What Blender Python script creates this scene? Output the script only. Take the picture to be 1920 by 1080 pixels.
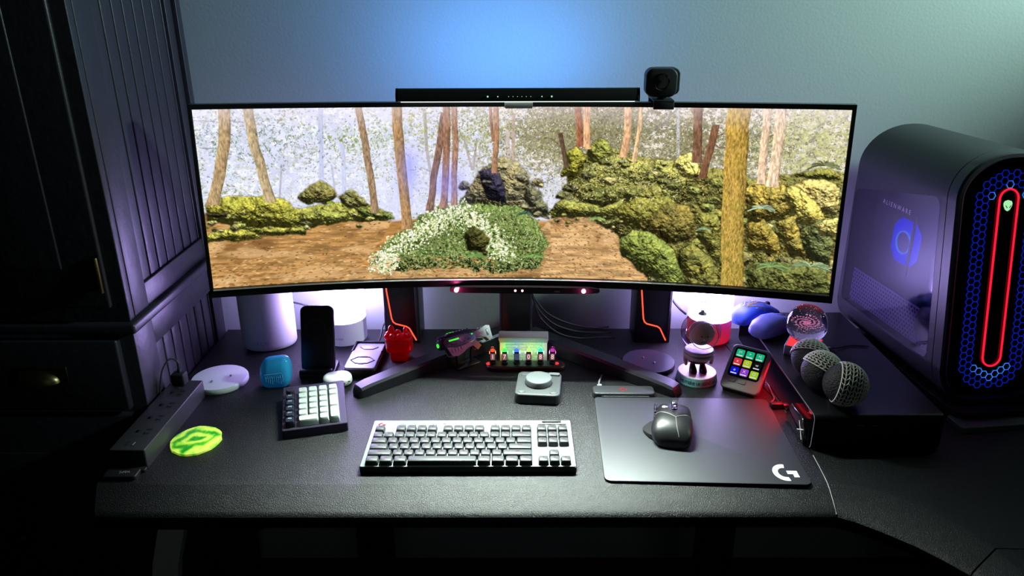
import bpy, bmesh, math, random
import numpy as np
from mathutils import Matrix, Vector

for o in list(bpy.data.objects):
    bpy.data.objects.remove(o, do_unlink=True)
S = bpy.context.scene
COL = S.collection
PI = math.pi
D = 0.74                      # height of the desk top above the floor; all desk things are measured from it
WALL_Y = 1.72

# ------------------------------------------------------------------ camera
cam_data = bpy.data.cameras.new('camera')
cam = bpy.data.objects.new('camera', cam_data)
COL.objects.link(cam)
S.camera = cam
cam_data.sensor_width = 36.0
cam_data.lens = 1413.0 / 1920.0 * 36.0
cam_data.clip_start = 0.02
pitch, yaw, roll = .3729, .0055, -.0046
F = Vector((-math.sin(yaw) * math.cos(pitch), math.cos(yaw) * math.cos(pitch), -math.sin(pitch)))
R0 = Vector((math.cos(yaw), math.sin(yaw), 0))
U0 = R0.cross(F)
R1 = R0 * math.cos(roll) + U0 * math.sin(roll)
U1 = R1.cross(F)
cam.matrix_world = Matrix(((R1.x, U1.x, -F.x, 0), (R1.y, U1.y, -F.y, 0), (R1.z, U1.z, -F.z, D + .758), (0, 0, 0, 1)))

# ------------------------------------------------------------------ exposure, world
S.view_settings.view_transform = 'Standard'
S.view_settings.look = 'None'
S.view_settings.exposure = 0.0
S.view_settings.gamma = 1.0
S.view_settings.use_curve_mapping = False
S.cycles.use_denoising = True
S.cycles.sample_clamp_indirect = 4.0
S.cycles.max_bounces = 8
S.cycles.caustics_reflective = False
S.cycles.caustics_refractive = False
world = bpy.data.worlds.new('night')
S.world = world
world.use_nodes = True
world.node_tree.nodes['Background'].inputs[0].default_value = (.10, .16, .20, 1)
world.node_tree.nodes['Background'].inputs[1].default_value = .005


def area(name, loc, target, sx, sy, col, watts, spread=180):
    d = bpy.data.lights.new(name, 'AREA')
    d.shape = 'RECTANGLE'; d.size = sx; d.size_y = sy
    d.color = col; d.energy = watts; d.spread = math.radians(spread)
    o = bpy.data.objects.new(name, d); COL.objects.link(o)
    o.location = loc
    o.rotation_euler = (Vector(target) - Vector(loc)).to_track_quat('-Z', 'Y').to_euler()
    return o


def point(name, loc, col, watts, r=.02):
    d = bpy.data.lights.new(name, 'POINT')
    d.color = col; d.energy = watts; d.shadow_soft_size = r
    o = bpy.data.objects.new(name, d); COL.objects.link(o); o.location = loc
    return o


# the reading light of the bar on the monitor, and the blue glow of its back on the wall
area('bar_light', (.004, 1.408, D + .571), (-.01, 1.05, D), .43, .012, (.84, 1.0, .90), 13.0, 88)
area('bar_back_glow', (-.03, 1.49, D + .592), (-.06, 1.72, D + .76), .36, .02, (.10, .34, 1.0), 1.75, 175)
# dim fill added behind the camera for the unseen rest of the room
area('behind_camera_fill', (.3, -1.3, 1.55), (-.2, 1.2, D - .1), .8, 1.6, (.80, 1.0, .95), .6)
# unseen greenish spot added right of the desk to light the wall
d = bpy.data.lights.new('wall_wash_fill', 'SPOT')
d.color = (.67, 1.0, .90); d.energy = 250; d.spot_size = math.radians(76); d.spot_blend = .9; d.shadow_soft_size = .10
o = bpy.data.objects.new('wall_wash_fill', d); COL.objects.link(o)
o.location = (2.10, 1.245, D + 1.35)
o.rotation_euler = (Vector((.66, 1.72, D + 1.16)) - Vector(o.location)).to_track_quat('-Z', 'Y').to_euler()


# ------------------------------------------------------------------ helpers
def lin(c):
    return c / 12.92 if c <= .04045 else ((c + .055) / 1.055) ** 2.4


def rgb(*v):
    return tuple(lin(x / 255.0) for x in v) + (1.0,)


MATS = {}


def mat(name, col, rough=.5, metal=0.0, emit=None, power=0.0, bump=None, trans=0.0, ior=1.45, coat=0.0, spec=.5, alpha=1.0, mottled=None):
    """A node material; bump = (grain per metre, strength); mottled = (second colour, grain per metre)"""
    if name in MATS: return MATS[name]
    m = bpy.data.materials.new(name); m.use_nodes = True
    nt = m.node_tree; b = nt.nodes['Principled BSDF']
    b.inputs['Base Color'].default_value = col
    b.inputs['Roughness'].default_value = rough
    b.inputs['Metallic'].default_value = metal
    b.inputs['IOR'].default_value = ior
    b.inputs['Transmission Weight'].default_value = trans
    b.inputs['Coat Weight'].default_value = coat
    b.inputs['Specular IOR Level'].default_value = spec
    b.inputs['Alpha'].default_value = alpha
    if emit:
        b.inputs['Emission Color'].default_value = emit
        b.inputs['Emission Strength'].default_value = power
    if bump or mottled:
        tc = nt.nodes.new('ShaderNodeTexCoord')
    if bump:
        n = nt.nodes.new('ShaderNodeTexNoise'); n.inputs['Scale'].default_value = bump[0]; n.inputs['Detail'].default_value = 3
        nt.links.new(tc.outputs['Object'], n.inputs['Vector'])
        bp = nt.nodes.new('ShaderNodeBump'); bp.inputs['Strength'].default_value = bump[1]; bp.inputs['Distance'].default_value = (bump[2] if len(bump) > 2 else .35) / bump[0]
        nt.links.new(n.outputs['Fac'], bp.inputs['Height']); nt.links.new(bp.outputs['Normal'], b.inputs['Normal'])
    if mottled:
        n2 = nt.nodes.new('ShaderNodeTexNoise'); n2.inputs['Scale'].default_value = mottled[1]; n2.inputs['Detail'].default_value = 4
        nt.links.new(tc.outputs['Object'], n2.inputs['Vector'])
        mx = nt.nodes.new('ShaderNodeMix'); mx.data_type = 'RGBA'
        mr = nt.nodes.new('ShaderNodeMapRange'); mr.inputs['From Min'].default_value = .4; mr.inputs['From Max'].default_value = .62
        nt.links.new(n2.outputs['Fac'], mr.inputs['Value']); nt.links.new(mr.outputs['Result'], mx.inputs['Factor'])
        mx.inputs['A'].default_value = col; mx.inputs['B'].default_value = mottled[0]
        nt.links.new(mx.outputs['Result'], b.inputs['Base Color'])
    MATS[name] = m
    return m


def glow(name, col, power):
    if name in MATS: return MATS[name]
    m = bpy.data.materials.new(name); m.use_nodes = True
    nt = m.node_tree; nt.nodes.clear()
    e = nt.nodes.new('ShaderNodeEmission'); e.inputs[0].default_value = tuple(col[:3]) + (1,); e.inputs[1].default_value = power
    out = nt.nodes.new('ShaderNodeOutputMaterial'); nt.links.new(e.outputs[0], out.inputs[0])
    MATS[name] = m
    return m


def thin_glass(name, tint=(1, 1, 1, 1), gloss=.04, ior=1.45):
    """a thin clear pane: lets light straight through and mirrors by angle"""
    if name in MATS: return MATS[name]
    m = bpy.data.materials.new(name); m.use_nodes = True
    nt = m.node_tree; nt.nodes.clear()
    tr = nt.nodes.new('ShaderNodeBsdfTransparent'); tr.inputs[0].default_value = tint
    gs = nt.nodes.new('ShaderNodeBsdfGlossy'); gs.inputs['Roughness'].default_value = gloss
    lw = nt.nodes.new('ShaderNodeLayerWeight'); lw.inputs[0].default_value = .5
    pw = nt.nodes.new('ShaderNodeMath'); pw.operation = 'POWER'; pw.inputs[1].default_value = 4.0
    fr = nt.nodes.new('ShaderNodeMapRange'); fr.inputs['To Min'].default_value = ((ior - 1) / (ior + 1)) ** 2; fr.inputs['To Max'].default_value = .9
    nt.links.new(lw.outputs['Facing'], pw.inputs[0]); nt.links.new(pw.outputs[0], fr.inputs['Value'])
    mx = nt.nodes.new('ShaderNodeMixShader'); ou = nt.nodes.new('ShaderNodeOutputMaterial')
    nt.links.new(fr.outputs[0], mx.inputs[0]); nt.links.new(tr.outputs[0], mx.inputs[1]); nt.links.new(gs.outputs[0], mx.inputs[2]); nt.links.new(mx.outputs[0], ou.inputs[0])
    MATS[name] = m
    return m


def T(x=0, y=0, z=0): return Matrix.Translation((x, y, z))
def RX(a): return Matrix.Rotation(a, 4, 'X')
def RY(a): return Matrix.Rotation(a, 4, 'Y')
def RZ(a): return Matrix.Rotation(a, 4, 'Z')
FRONT = RX(PI / 2)            # turns a shape drawn in x-y, thick along z, to stand in x-z, thick towards -y


def rrect(w, h, r, seg=5, cx=0, cy=0):
    r = min(r, w / 2 - 1e-5, h / 2 - 1e-5)
    pts = []
    for qx, qy, a0 in ((1, 1, 0), (-1, 1, 90), (-1, -1, 180), (1, -1, 270)):
        for k in range(seg + 1):
            a = math.radians(a0 + 90 * k / seg)
            pts.append((cx + qx * (w / 2 - r) + r * math.cos(a), cy + qy * (h / 2 - r) + r * math.sin(a)))
    return pts


def circ(r, n=32, cx=0, cy=0, ry=None):
    return [(cx + r * math.cos(2 * PI * k / n), cy + (ry or r) * math.sin(2 * PI * k / n)) for k in range(n)]


def inset(poly, d):
    n = len(poly); out = []
    for i in range(n):
        p0, p1, p2 = Vector(poly[i - 1]), Vector(poly[i]), Vector(poly[(i + 1) % n])
        a, b = (p1 - p0), (p2 - p1)
        if a.length < 1e-9: a = b
        if b.length < 1e-9: b = a
        na, nb = Vector((-a.y, a.x)).normalized(), Vector((-b.y, b.x)).normalized()
        m = na + nb
        if m.length < 1e-6: m = na
        m.normalize()
        c = max(.4, m.dot(na))
        q = p1 + m * (d / c)
        out.append((q.x, q.y))
    return out


class MB:
    def __init__(s):
        s.bm = bmesh.new(); s.mi = 0

    def verts(s, pts, M=None):
        return [s.bm.verts.new((M @ Vector(p)) if M else p) for p in pts]

    def face(s, vs):
        try:
            f = s.bm.faces.new(vs); f.material_index = s.mi; return f
        except ValueError:
            return None

    def rings(s, rings, cap0=True, cap1=True, M=None, closed=True):
        R = [s.verts(r, M) for r in rings]
        for a, b in zip(R[:-1], R[1:]):
            n = len(a)
            for i in range(n if closed else n - 1):
                j = (i + 1) % n
                s.face((a[i], a[j], b[j], b[i]))
        if cap0: s.face(list(reversed(R[0])))
        if cap1: s.face(R[-1])
        return s

    def prism(s, poly, z0, z1, bev=0, M=None, bev0=0, steps=3):
        """polygon (counter-clockwise) extruded z0..z1 with rounded upper (bev) and lower (bev0) rims"""
        rs = []
        if bev0:
            for k in range(steps + 1):
                a = PI / 2 * k / steps
                rs.append([(x, y, z0 + bev0 * (1 - math.cos(a))) for x, y in inset(poly, bev0 * (1 - math.sin(a)))])
        else:
            rs.append([(x, y, z0) for x, y in poly])
        if bev:
            for k in range(steps + 1):
                a = PI / 2 * k / steps
                rs.append([(x, y, z1 - bev * (1 - math.sin(a))) for x, y in inset(poly, bev * (1 - math.cos(a)))])
        else:
            rs.append([(x, y, z1) for x, y in poly])
        return s.rings(rs, M=M)

    def box(s, cx, cy, cz, sx, sy, sz, bev=0, M=None):
        """box by its centre and size, every edge rounded by bev"""
        if bev <= 0:
            return s.prism([(cx - sx / 2, cy - sy / 2), (cx + sx / 2, cy - sy / 2), (cx + sx / 2, cy + sy / 2), (cx - sx / 2, cy + sy / 2)], cz - sz / 2, cz + sz / 2, M=M)
        bev = min(bev, sx * .49, sy * .49, sz * .49)
        return s.prism(rrect(sx, sy, bev, 3, cx, cy), cz - sz / 2, cz + sz / 2, bev, M, bev)

    def cyl(s, p0, p1, r0, r1=None, n=24, bev=0):
        p0, p1 = Vector(p0), Vector(p1); r1 = r0 if r1 is None else r1
        d = p1 - p0; L = d.length
        M = Matrix.Translation(p0) @ d.to_track_quat('Z', 'Y').to_matrix().to_4x4()
        prof = [(r0, 0), (r1, L)]
        if bev: prof = [(r0 - bev, 0), (r0 - bev * .3, bev * .3), (r0, bev), (r1, L - bev), (r1 - bev * .3, L - bev * .3), (r1 - bev, L)]
        return s.lathe(prof, n, M)

    def lathe(s, prof, n=32, M=None, ry=1.0, ring=False, cap=True):
        if ring: prof = list(prof) + [prof[0]]; cap = False
        rs = [[(r * math.cos(2 * PI * k / n), ry * r * math.sin(2 * PI * k / n), z) for k in range(n)] for r, z in prof]
        return s.rings(rs, M=M, cap0=cap and prof[0][0] > 1e-6, cap1=cap and prof[-1][0] > 1e-6)

    def ball(s, c, rx, ry=None, rz=None, n=24, m=14, M=None):
        ry = ry or rx; rz = rz or rx
        rs = []
        for k in range(m + 1):
            a = -PI / 2 + PI * k / m; q = max(math.cos(a), 1e-4)
            rs.append([(c[0] + rx * q * math.cos(2 * PI * i / n), c[1] + ry * q * math.sin(2 * PI * i / n), c[2] + rz * math.sin(a)) for i in range(n)])
        return s.rings(rs, M=M)

    def tube(s, pts, r, n=10, M=None, smooth=4):
        pts = [Vector(p) for p in pts]
        if smooth > 1 and len(pts) > 2:
            q = []
            P = [pts[0] * 2 - pts[1]] + pts + [pts[-1] * 2 - pts[-2]]
            for i in range(1, len(P) - 2):
                for k in range(smooth):
                    t = k / smooth
                    a, b, c, d = P[i - 1], P[i], P[i + 1], P[i + 2]
                    q.append(.5 * ((2 * b) + (c - a) * t + (2 * a - 5 * b + 4 * c - d) * t * t + (3 * b - a - 3 * c + d) * t ** 3))
            q.append(pts[-1]); pts = q
        rs = []; up = None
        for i, p in enumerate(pts):
            t = (pts[min(i + 1, len(pts) - 1)] - pts[max(i - 1, 0)]).normalized()
            if up is None: up = t.orthogonal().normalized()
            up = (up - t * up.dot(t)).normalized(); w = t.cross(up)
            rr = r[min(i, len(r) - 1)] if isinstance(r, (list, tuple)) else r
            rs.append([p + (up * math.cos(2 * PI * k / n) + w * math.sin(2 * PI * k / n)) * rr for k in range(n)])
        return s.rings(rs, M=M)

    def geo(s, vf, M=None, warp=None):
        vs, fs = vf
        V = s.verts([warp(v) if warp else v for v in vs], M)
        for f in fs: s.face([V[i] for i in f])
        return s

    def build(s, name, mats, parent=None, smooth=38):
        me = bpy.data.meshes.new(name)
        s.bm.normal_update()
        s.bm.to_mesh(me); s.bm.free()
        for m in (mats if isinstance(mats, (list, tuple)) else [mats]): me.materials.append(m)
        if smooth:
            me.polygons.foreach_set('use_smooth', [True] * len(me.polygons))
            me.set_sharp_from_angle(angle=math.radians(smooth))
        o = bpy.data.objects.new(name, me); COL.objects.link(o)
        if parent: o.parent = parent
        return o


def recalc(mb):
    bmesh.ops.recalc_face_normals(mb.bm, faces=mb.bm.faces)
    return mb


_text = {}


def text_geo(body, size, thick=0.0, align='CENTER', spacing=1.0):
    key = (body, size, thick, align, spacing)
    if key in _text: return _text[key]
    c = bpy.data.curves.new('lettering', 'FONT'); c.body = body; c.size = size; c.align_x = align; c.align_y = 'CENTER'
    c.extrude = thick; c.resolution_u = 3; c.space_character = spacing
    o = bpy.data.objects.new('lettering', c); COL.objects.link(o)
    dg = bpy.context.evaluated_depsgraph_get(); dg.update()
    me = bpy.data.meshes.new_from_object(o.evaluated_get(dg))
    r = ([tuple(v.co) for v in me.vertices], [tuple(p.vertices) for p in me.polygons])
    bpy.data.objects.remove(o, do_unlink=True); bpy.data.curves.remove(c); bpy.data.meshes.remove(me)
    _text[key] = r
    return r


def thing(name, label, cat, loc, rz=0, group=None):
    o = bpy.data.objects.new(name, None); COL.objects.link(o)
    o.empty_display_size = .03
    o.location = (loc[0], loc[1], D + loc[2]); o.rotation_euler = (0, 0, rz)
    return tag(o, label, cat, group)


def tag(o, label, cat, group=None):
    o['label'] = label; o['category'] = cat
    if group: o['group'] = group
    return o


def structure(o):
    o['kind'] = 'structure'
    return o


def copy_tree(o, parent=None):
    c = o.copy(); COL.objects.link(c)
    if parent: c.parent = parent
    for ch in list(o.children): copy_tree(ch, c)
    return c


def mark(w, h):
    """The open round mark with a hooked bar that stands on the pad, the mouse and the keyboard"""
    n = 22; outer, inner = [], []
    for k in range(n + 1):
        a = math.radians(78 + 204 * k / n)
        outer.append((math.cos(a), math.sin(a))); inner.append((.56 * math.cos(a), .56 * math.sin(a)))
    fs, vs = [], []
    for p in outer + inner: vs.append(p)
    for k in range(n): fs.append((k, k + 1, n + 2 + k, n + 1 + k))
    b = len(vs)
    vs += [(.18, .22), (1.05, .22), (1.05, -.55), (.62, -.55), (.62, -.18), (.18, -.18)]
    fs += [(b, b + 5, b + 4), (b, b + 4, b + 1), (b + 1, b + 4, b + 3, b + 2)]
    return [(x * w / 2, y * h / 2, 0) for x, y in vs], fs


# ------------------------------------------------------------------ shared materials
M_BLACK = mat('black_plastic', rgb(22, 22, 25), .42)
M_BLACK_GLOSS = mat('black_gloss', rgb(10, 10, 13), .12, coat=.4)
M_BLACK_MATTE = mat('black_matte', rgb(18, 18, 20), .7)
M_GREY = mat('grey_plastic', rgb(120, 122, 124), .45)
M_DARKGREY = mat('dark_grey_plastic', rgb(62, 63, 66), .45)
M_WHITE = mat('white_plastic', rgb(222, 222, 224), .4)
M_STEEL = mat('steel', rgb(170, 170, 175), .3, 1.0)
M_WHITE_INK = mat('white_ink', rgb(232, 232, 232), .6)
M_GREY_INK = mat('grey_ink', rgb(120, 120, 128), .6)


# ------------------------------------------------------------------ the picture shown on the screen (texel coordinates)
TF = [([(309,-3),(299,188)],11.9,(176,182,210)),([(359,92),(355,217)],10.6,(180,186,214)),([(327,146),(330,202)],4.0,(165,172,200)),([(460,135),(467,270)],6.6,(205,208,232)),([(492,135),(491,271)],11.9,(196,200,228)),([(529,122),(529,250)],9.2,(190,196,226)),([(575,6),(578,122),(586,179)],7.9,(150,140,130)),([(674,75),(695,158)],5.3,(150,135,125)),([(709,82),(700,158)],5.3,(150,135,125)),([(718,95),(715,137)],4.0,(170,160,160)),([(792,34),(791,130)],10.6,(190,170,160)),([(807,20),(803,137)],9.2,(176,150,136)),([(1227,5),(1238,132)],7.9,(185,185,190)),([(201,143),(189,221)],4.0,(160,160,170))]
TR = [([(76,-6),(66,86),(47,165),(24,233)],29.0,(168,142,104)),([(128,-5),(140,94),(153,176),(164,232)],25.1,(170,150,116)),([(406,-2),(417,93),(426,176),(433,269)],18.5,(150,124,96)),([(504,-1),(505,108),(511,206),(517,315)],26.4,(158,124,84)),([(625,16),(608,109),(591,193),(580,265)],18.5,(128,98,82)),([(632,0),(627,123),(618,258)],18.5,(150,110,86)),([(654,0),(651,123),(645,251)],15.8,(160,122,100)),([(760,0),(761,82),(756,165)],14.5,(160,120,92)),([(745,0),(752,82)],7.9,(150,112,86)),([(930,68),(939,109),(947,150)],11.9,(92,72,56)),([(973,0),(980,95)],17.2,(150,94,66)),([(990,0),(994,95)],6.6,(212,166,126)),([(1001,0),(1001,101)],11.9,(208,158,116)),([(1103,-1),(1103,66),(1097,121)],18.5,(212,164,122)),([(1137,-1),(1133,66),(1125,131)],10.6,(216,176,132)),([(1277,-3),(1280,77),(1282,131)],22.4,(122,88,66)),([(1326,43),(1314,110),(1300,171)],18.5,(120,84,60)),([(1447,-5),(1447,86),(1448,180)],19.8,(222,190,158)),([(1478,-5),(1477,99),(1473,186)],26.4,(226,196,164)),([(1377,-4),(1380,128),(1385,308),(1399,474)],56.8,(178,142,66))]
BR = [([(1352,56),(1318,79),(1298,110)],7.8,(112,80,60)),([(1229,-2),(1196,38),(1176,54)],6.5,(120,110,110)),([(1312,87),(1339,96),(1352,95)],3.9,(110,84,70)),([(887,79),(915,84),(934,102)],3.9,(90,72,58)),([(874,208),(910,186),(930,158)],2.6,(90,84,110)),([(1004,83),(1023,53),(1039,33)],3.9,(110,80,60)),([(-2,26),(66,30),(117,31)],3.9,(150,150,160)),([(-4,90),(40,95),(113,127)],3.9,(140,140,150)),([(436,135),(458,118),(471,113)],2.6,(150,150,150)),([(248,97),(288,104),(298,114)],2.6,(165,168,185)),([(533,164),(562,153),(584,167)],2.6,(150,145,140)),([(1,157),(25,171)],3.9,(135,135,140)),([(1409,71),(1466,65)],3.9,(120,100,84)),([(593,67),(599,98),(611,109)],2.6,(110,100,90))]
PATH = [([(-4,259),(107,322),(286,308),(427,298),(477,299),(423,379),(331,481),(-8,466),(-7,372)],(164,122,72)),([(331,481),(363,429),(508,411),(802,414),(918,279),(1076,291),(1136,362),(1214,486),(802,499)],(170,132,86)),([(876,459),(912,383),(904,309),(925,279),(1004,285),(1120,319),(1078,349),(1124,422),(1206,479)],(188,148,100))]
MO = [([(-8,329),(12,225),(128,245),(235,256),(346,245),(430,255),(478,278),(463,299),(343,296),(230,313),(147,331)],(132,128,50))]
RK = [([(2,239),(26,220),(131,218),(197,229),(229,263),(234,306),(176,311),(83,295),(6,280)],(142,132,42)),([(-4,315),(56,299),(109,307),(140,330),(66,336),(-3,336)],(152,142,50)),([(89,306),(176,304),(245,307),(250,326),(161,327)],(140,132,48)),([(232,230),(260,200),(295,185),(324,202),(336,228),(307,247),(250,242)],(112,102,52)),([(336,231),(362,212),(387,215),(416,254),(359,260)],(104,100,56)),([(234,270),(289,265),(358,275),(371,292),(287,301),(239,296)],(136,132,52)),([(374,253),(415,265),(464,274),(482,295),(414,291)],(104,112,48)),([(655,258),(688,208),(725,151),(774,130),(824,144),(845,179),(864,236),(892,258),(904,294),(802,280),(716,258)],(124,110,80)),([(710,165),(753,154),(781,201),(788,251),(738,244),(724,208)],(46,40,62)),([(838,179),(882,229),(901,280),(860,287),(838,237)],(92,88,66)),([(896,280),(932,243),(1003,249),(1088,236),(1124,261),(1076,294),(976,286)],(122,118,52)),([(934,179),(947,116),(972,104),(997,122),(987,157),(959,186)],(140,130,40)),([(997,115),(1020,83),(1054,83),(1069,114),(1043,142),(1008,150)],(124,122,50)),([(959,193),(1001,150),(1070,121),(1153,134),(1221,132),(1265,172),(1242,243),(1145,260),(1046,241),(975,242)],(136,130,60)),([(982,235),(1045,206),(1087,198),(1092,240),(1047,263)],(110,108,50)),([(1087,212),(1142,196),(1191,205),(1214,237),(1117,247)],(126,116,52)),([(1225,146),(1241,118),(1267,111),(1290,144),(1300,178),(1258,180)],(186,168,84)),([(1072,269),(1130,232),(1213,227),(1256,257),(1204,316),(1120,319)],(126,116,44)),([(1147,303),(1214,244),(1270,249),(1296,283),(1289,341),(1220,352),(1163,332)],(112,96,42)),([(1095,349),(1127,321),(1169,323),(1220,352),(1265,401),(1283,459),(1212,460),(1139,422),(1101,393)],(116,122,50)),([(1243,373),(1290,348),(1356,410),(1361,477),(1284,474)],(112,104,44)),([(1285,270),(1338,260),(1362,309),(1363,410),(1303,341)],(120,112,46)),([(1410,195),(1464,186),(1516,190),(1546,230),(1512,273),(1421,292)],(150,124,50)),([(1516,190),(1576,161),(1634,185),(1633,251),(1575,269),(1534,244)],(182,156,84)),([(1503,184),(1542,196),(1583,227),(1610,266),(1577,289),(1539,285),(1514,231)],(188,164,72)),([(1419,292),(1460,276),(1496,315),(1514,364),(1427,362)],(138,114,44)),([(1493,288),(1536,257),(1554,311),(1585,365),(1534,369)],(146,122,50)),([(1553,298),(1600,267),(1633,279),(1633,389),(1573,366)],(96,98,54)),([(1589,281),(1637,258),(1637,306),(1605,308)],(206,180,92)),([(1514,164),(1574,141),(1630,145),(1632,169),(1564,168)],(120,112,46)),([(1431,405),(1496,386),(1626,390),(1638,457),(1437,471)],(92,92,44))]
PALE = [([(1304,192),(1411,174),(1513,157),(1539,163),(1465,195),(1414,209),(1323,229),(1280,200)],(212,180,140)),([(1282,228),(1349,218),(1352,260),(1298,262)],(150,124,92))]
FL = [([(407,409),(468,351),(527,315),(572,272),(644,251),(716,254),(803,258),(860,295),(905,368),(876,429),(802,448),(684,437),(566,435),(449,440)],(88,112,48))]
WH = [([(452,373),(556,308),(615,258),(687,258),(672,287),(569,338),(481,381)],1.0),([(658,273),(701,280),(759,339),(802,392),(765,399),(700,332)],0.9),([(429,409),(473,396),(464,421),(435,422)],1.0)]
DK = [([(665,339),(701,317),(737,354),(729,392),(685,381)],(70,66,28)),([(-4,259),(54,259),(46,270),(14,267)],(60,50,30))]
FE = [(1588,393,60,(150,175,130)),(1491,401,55,(120,150,90)),(1457,248,35,(160,180,150)),(699,399,30,(110,150,80)),(861,399,28,(110,150,80)),(1033,292,22,(130,160,90)),(1592,134,40,(110,116,80)),(319,245,14,(130,150,40)),(1315,311,20,(130,160,120)),(839,280,20,(70,110,90))]


def forest_picture():
    """Colours (sRGB, H x W x 3, top row first) of the woodland scene the screen shows."""
    H, W = 460, 1640
    rg = np.random.default_rng(11)
    yy, xx = np.mgrid[0:H, 0:W].astype(np.float32)

    def vnoise(sx, sy, seed):
        r = np.random.default_rng(seed)
        gw, gh = int(W / sx) + 3, int(H / sy) + 3
        g = r.random((gh, gw)).astype(np.float32)
        fx, fy = xx / sx, yy / sy
        ix, iy = fx.astype(int), fy.astype(int)
        tx, ty = fx - ix, fy - iy
        tx = tx * tx * (3 - 2 * tx); ty = ty * ty * (3 - 2 * ty)
        return (g[iy, ix] * (1 - tx) + g[iy, ix + 1] * tx) * (1 - ty) + (g[iy + 1, ix] * (1 - tx) + g[iy + 1, ix + 1] * tx) * ty

    def fbm(s, seed, octv=4, ax=1.0, gain=.55):
        out, a, tot = 0, 1.0, 0
        for k in range(octv):
            out = out + a * vnoise(s * ax / 2 ** k, s / 2 ** k, seed + k * 7); tot += a; a *= gain
        return out / tot

    def blur(m, r):
        r = int(r)
        for ax in (0, 1):
            n = m.shape[ax]
            p = np.concatenate([np.repeat(m.take([0], ax), r + 1, ax), m, np.repeat(m.take([n - 1], ax), r, ax)], ax)
            c = np.cumsum(p, ax, dtype=np.float64)
            m = ((c.take(range(2 * r + 1, n + 2 * r + 1), ax) - c.take(range(0, n), ax)) / (2 * r + 1)).astype(np.float32)
        return m

    wx, wy = fbm(22, 901) - .5, fbm(22, 902) - .5          # wobble, so outlines look natural

    ALL = (slice(0, H), slice(0, W))
    def poly(pts, wob=14, sl=ALL):
        x, y = (xx + wx * wob)[sl], (yy + wy * wob)[sl]
        m = np.zeros(x.shape, bool)
        n = len(pts)
        for i in range(n):
            (x0, y0), (x1, y1) = pts[i], pts[(i + 1) % n]
            if y0 == y1: continue
            c = ((y0 <= y) & (y < y1)) | ((y1 <= y) & (y < y0))
            m ^= c & (x < x0 + (y - y0) * (x1 - x0) / (y1 - y0))
        return m.astype(np.float32)

    img = np.zeros((H, W, 3), np.float32)
    n1, n2, n3 = fbm(70, 1), fbm(26, 2), fbm(7, 3, 3)
    base = np.array([206, 208, 232], np.float32)
    img[:] = base
    img += ((n1 - .5) * 50)[..., None]
    gx = np.clip((xx - 640) / 500, 0, 1)
    img += gx[..., None] * np.array([4, -2, -22], np.float32)

    def mix(m, col, a=1.0):
        nonlocal img
        m = np.clip(m * a, 0, 1)[..., None]
        img = img * (1 - m) + np.asarray(col, np.float32) * m

    def dabs(n, where, cols, size, ang=(0, 6.28), asp=2.2, alpha=.8):
        """n small leaf-shaped strokes inside a weight map"""
        p = where.ravel().astype(np.float64); s = p.sum()
        if s <= 0: return
        R = int(size * 1.5) + 2
        stamps = []
        dy, dx = np.mgrid[-R:R + 1, -R:R + 1].astype(np.float32)
        for k in range(28):
            L = size * (.5 + rg.random()); a = ang[0] + (ang[1] - ang[0]) * rg.random()
            u, v = dx * math.cos(a) + dy * math.sin(a), -dx * math.sin(a) + dy * math.cos(a)
            stamps.append(np.clip(1.6 - 1.6 * ((u / L) ** 2 + (v * asp / L) ** 2), 0, 1)[..., None] * alpha)
        idx = np.searchsorted(np.cumsum(p) / s, rg.random(n))
        for q in idx:
            cy, cx = divmod(min(int(q), H * W - 1), W)
            y0, y1, x0, x1 = max(cy - R, 0), min(cy + R + 1, H), max(cx - R, 0), min(cx + R + 1, W)
            m = stamps[rg.integers(28)][y0 - cy + R:y1 - cy + R, x0 - cx + R:x1 - cx + R]
            c = np.asarray(cols[rg.integers(len(cols))], np.float32) * (.88 + .24 * rg.random())
            img[y0:y1, x0:x1] = img[y0:y1, x0:x1] * (1 - m) + c * m

    # misty leaves: three layers of clumps, pale ones far off, olive ones nearer
    sky = (yy < 290).astype(np.float32)
    gr = np.clip((xx - 480) / 420, 0, 1) * np.clip((250 - yy) / 110, 0, 1)
    def leaves(sc, seed, coarse, thr, cols, a):
        f = fbm(sc, seed, 3, 1.3, .75)
        m = np.clip((f - thr + (coarse - .5) * .55) * 9, 0, 1) * sky
        t = vnoise(sc * .8, sc * .8, seed + 40)[..., None]
        mix(m, np.asarray(cols[0], np.float32) * (1 - t) + np.asarray(cols[1], np.float32) * t, a)
    leaves(9, 21, n1, .50, ((176, 188, 206), (222, 226, 236)), .85)
    leaves(7, 22, n2, .54, ((152, 168, 176), (206, 214, 200)), .75)
    leaves(11, 27, n2, .56, ((240, 240, 250), (230, 232, 244)), .7)
    leaves(8, 23, n2 * .7 + gr * .55, .60, ((134, 136, 104), (196, 186, 148)), .8)
    leaves(6, 24, n1 * .6 + gr * .5, .62, ((98, 98, 70), (150, 140, 104)), .75)
    leaves(7, 25, fbm(40, 66) * .7 + gr * .5, .66, ((232, 216, 196), (246, 238, 236)), .8)
    ev = np.exp(-((xx - 930) / 120) ** 2 - ((yy - 60) / 90) ** 2) + np.exp(-((xx - 1060) / 110) ** 2 - ((yy - 40) / 80) ** 2) + .8 * np.exp(-((xx - 1270) / 90) ** 2 - ((yy - 80) / 90) ** 2) + .5 * np.exp(-((xx - 1470) / 90) ** 2 - ((yy - 90) / 70) ** 2)
    leaves(7, 33, n1 * .3 + ev * .9, .50, ((108, 104, 70), (140, 130, 96)), .85)
    leaves(5, 34, n1 * .3 + ev * .8, .62, ((76, 72, 50), (170, 160, 120)), .8)
    yel = np.clip((xx - 1420) / 120, 0, 1)
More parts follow.
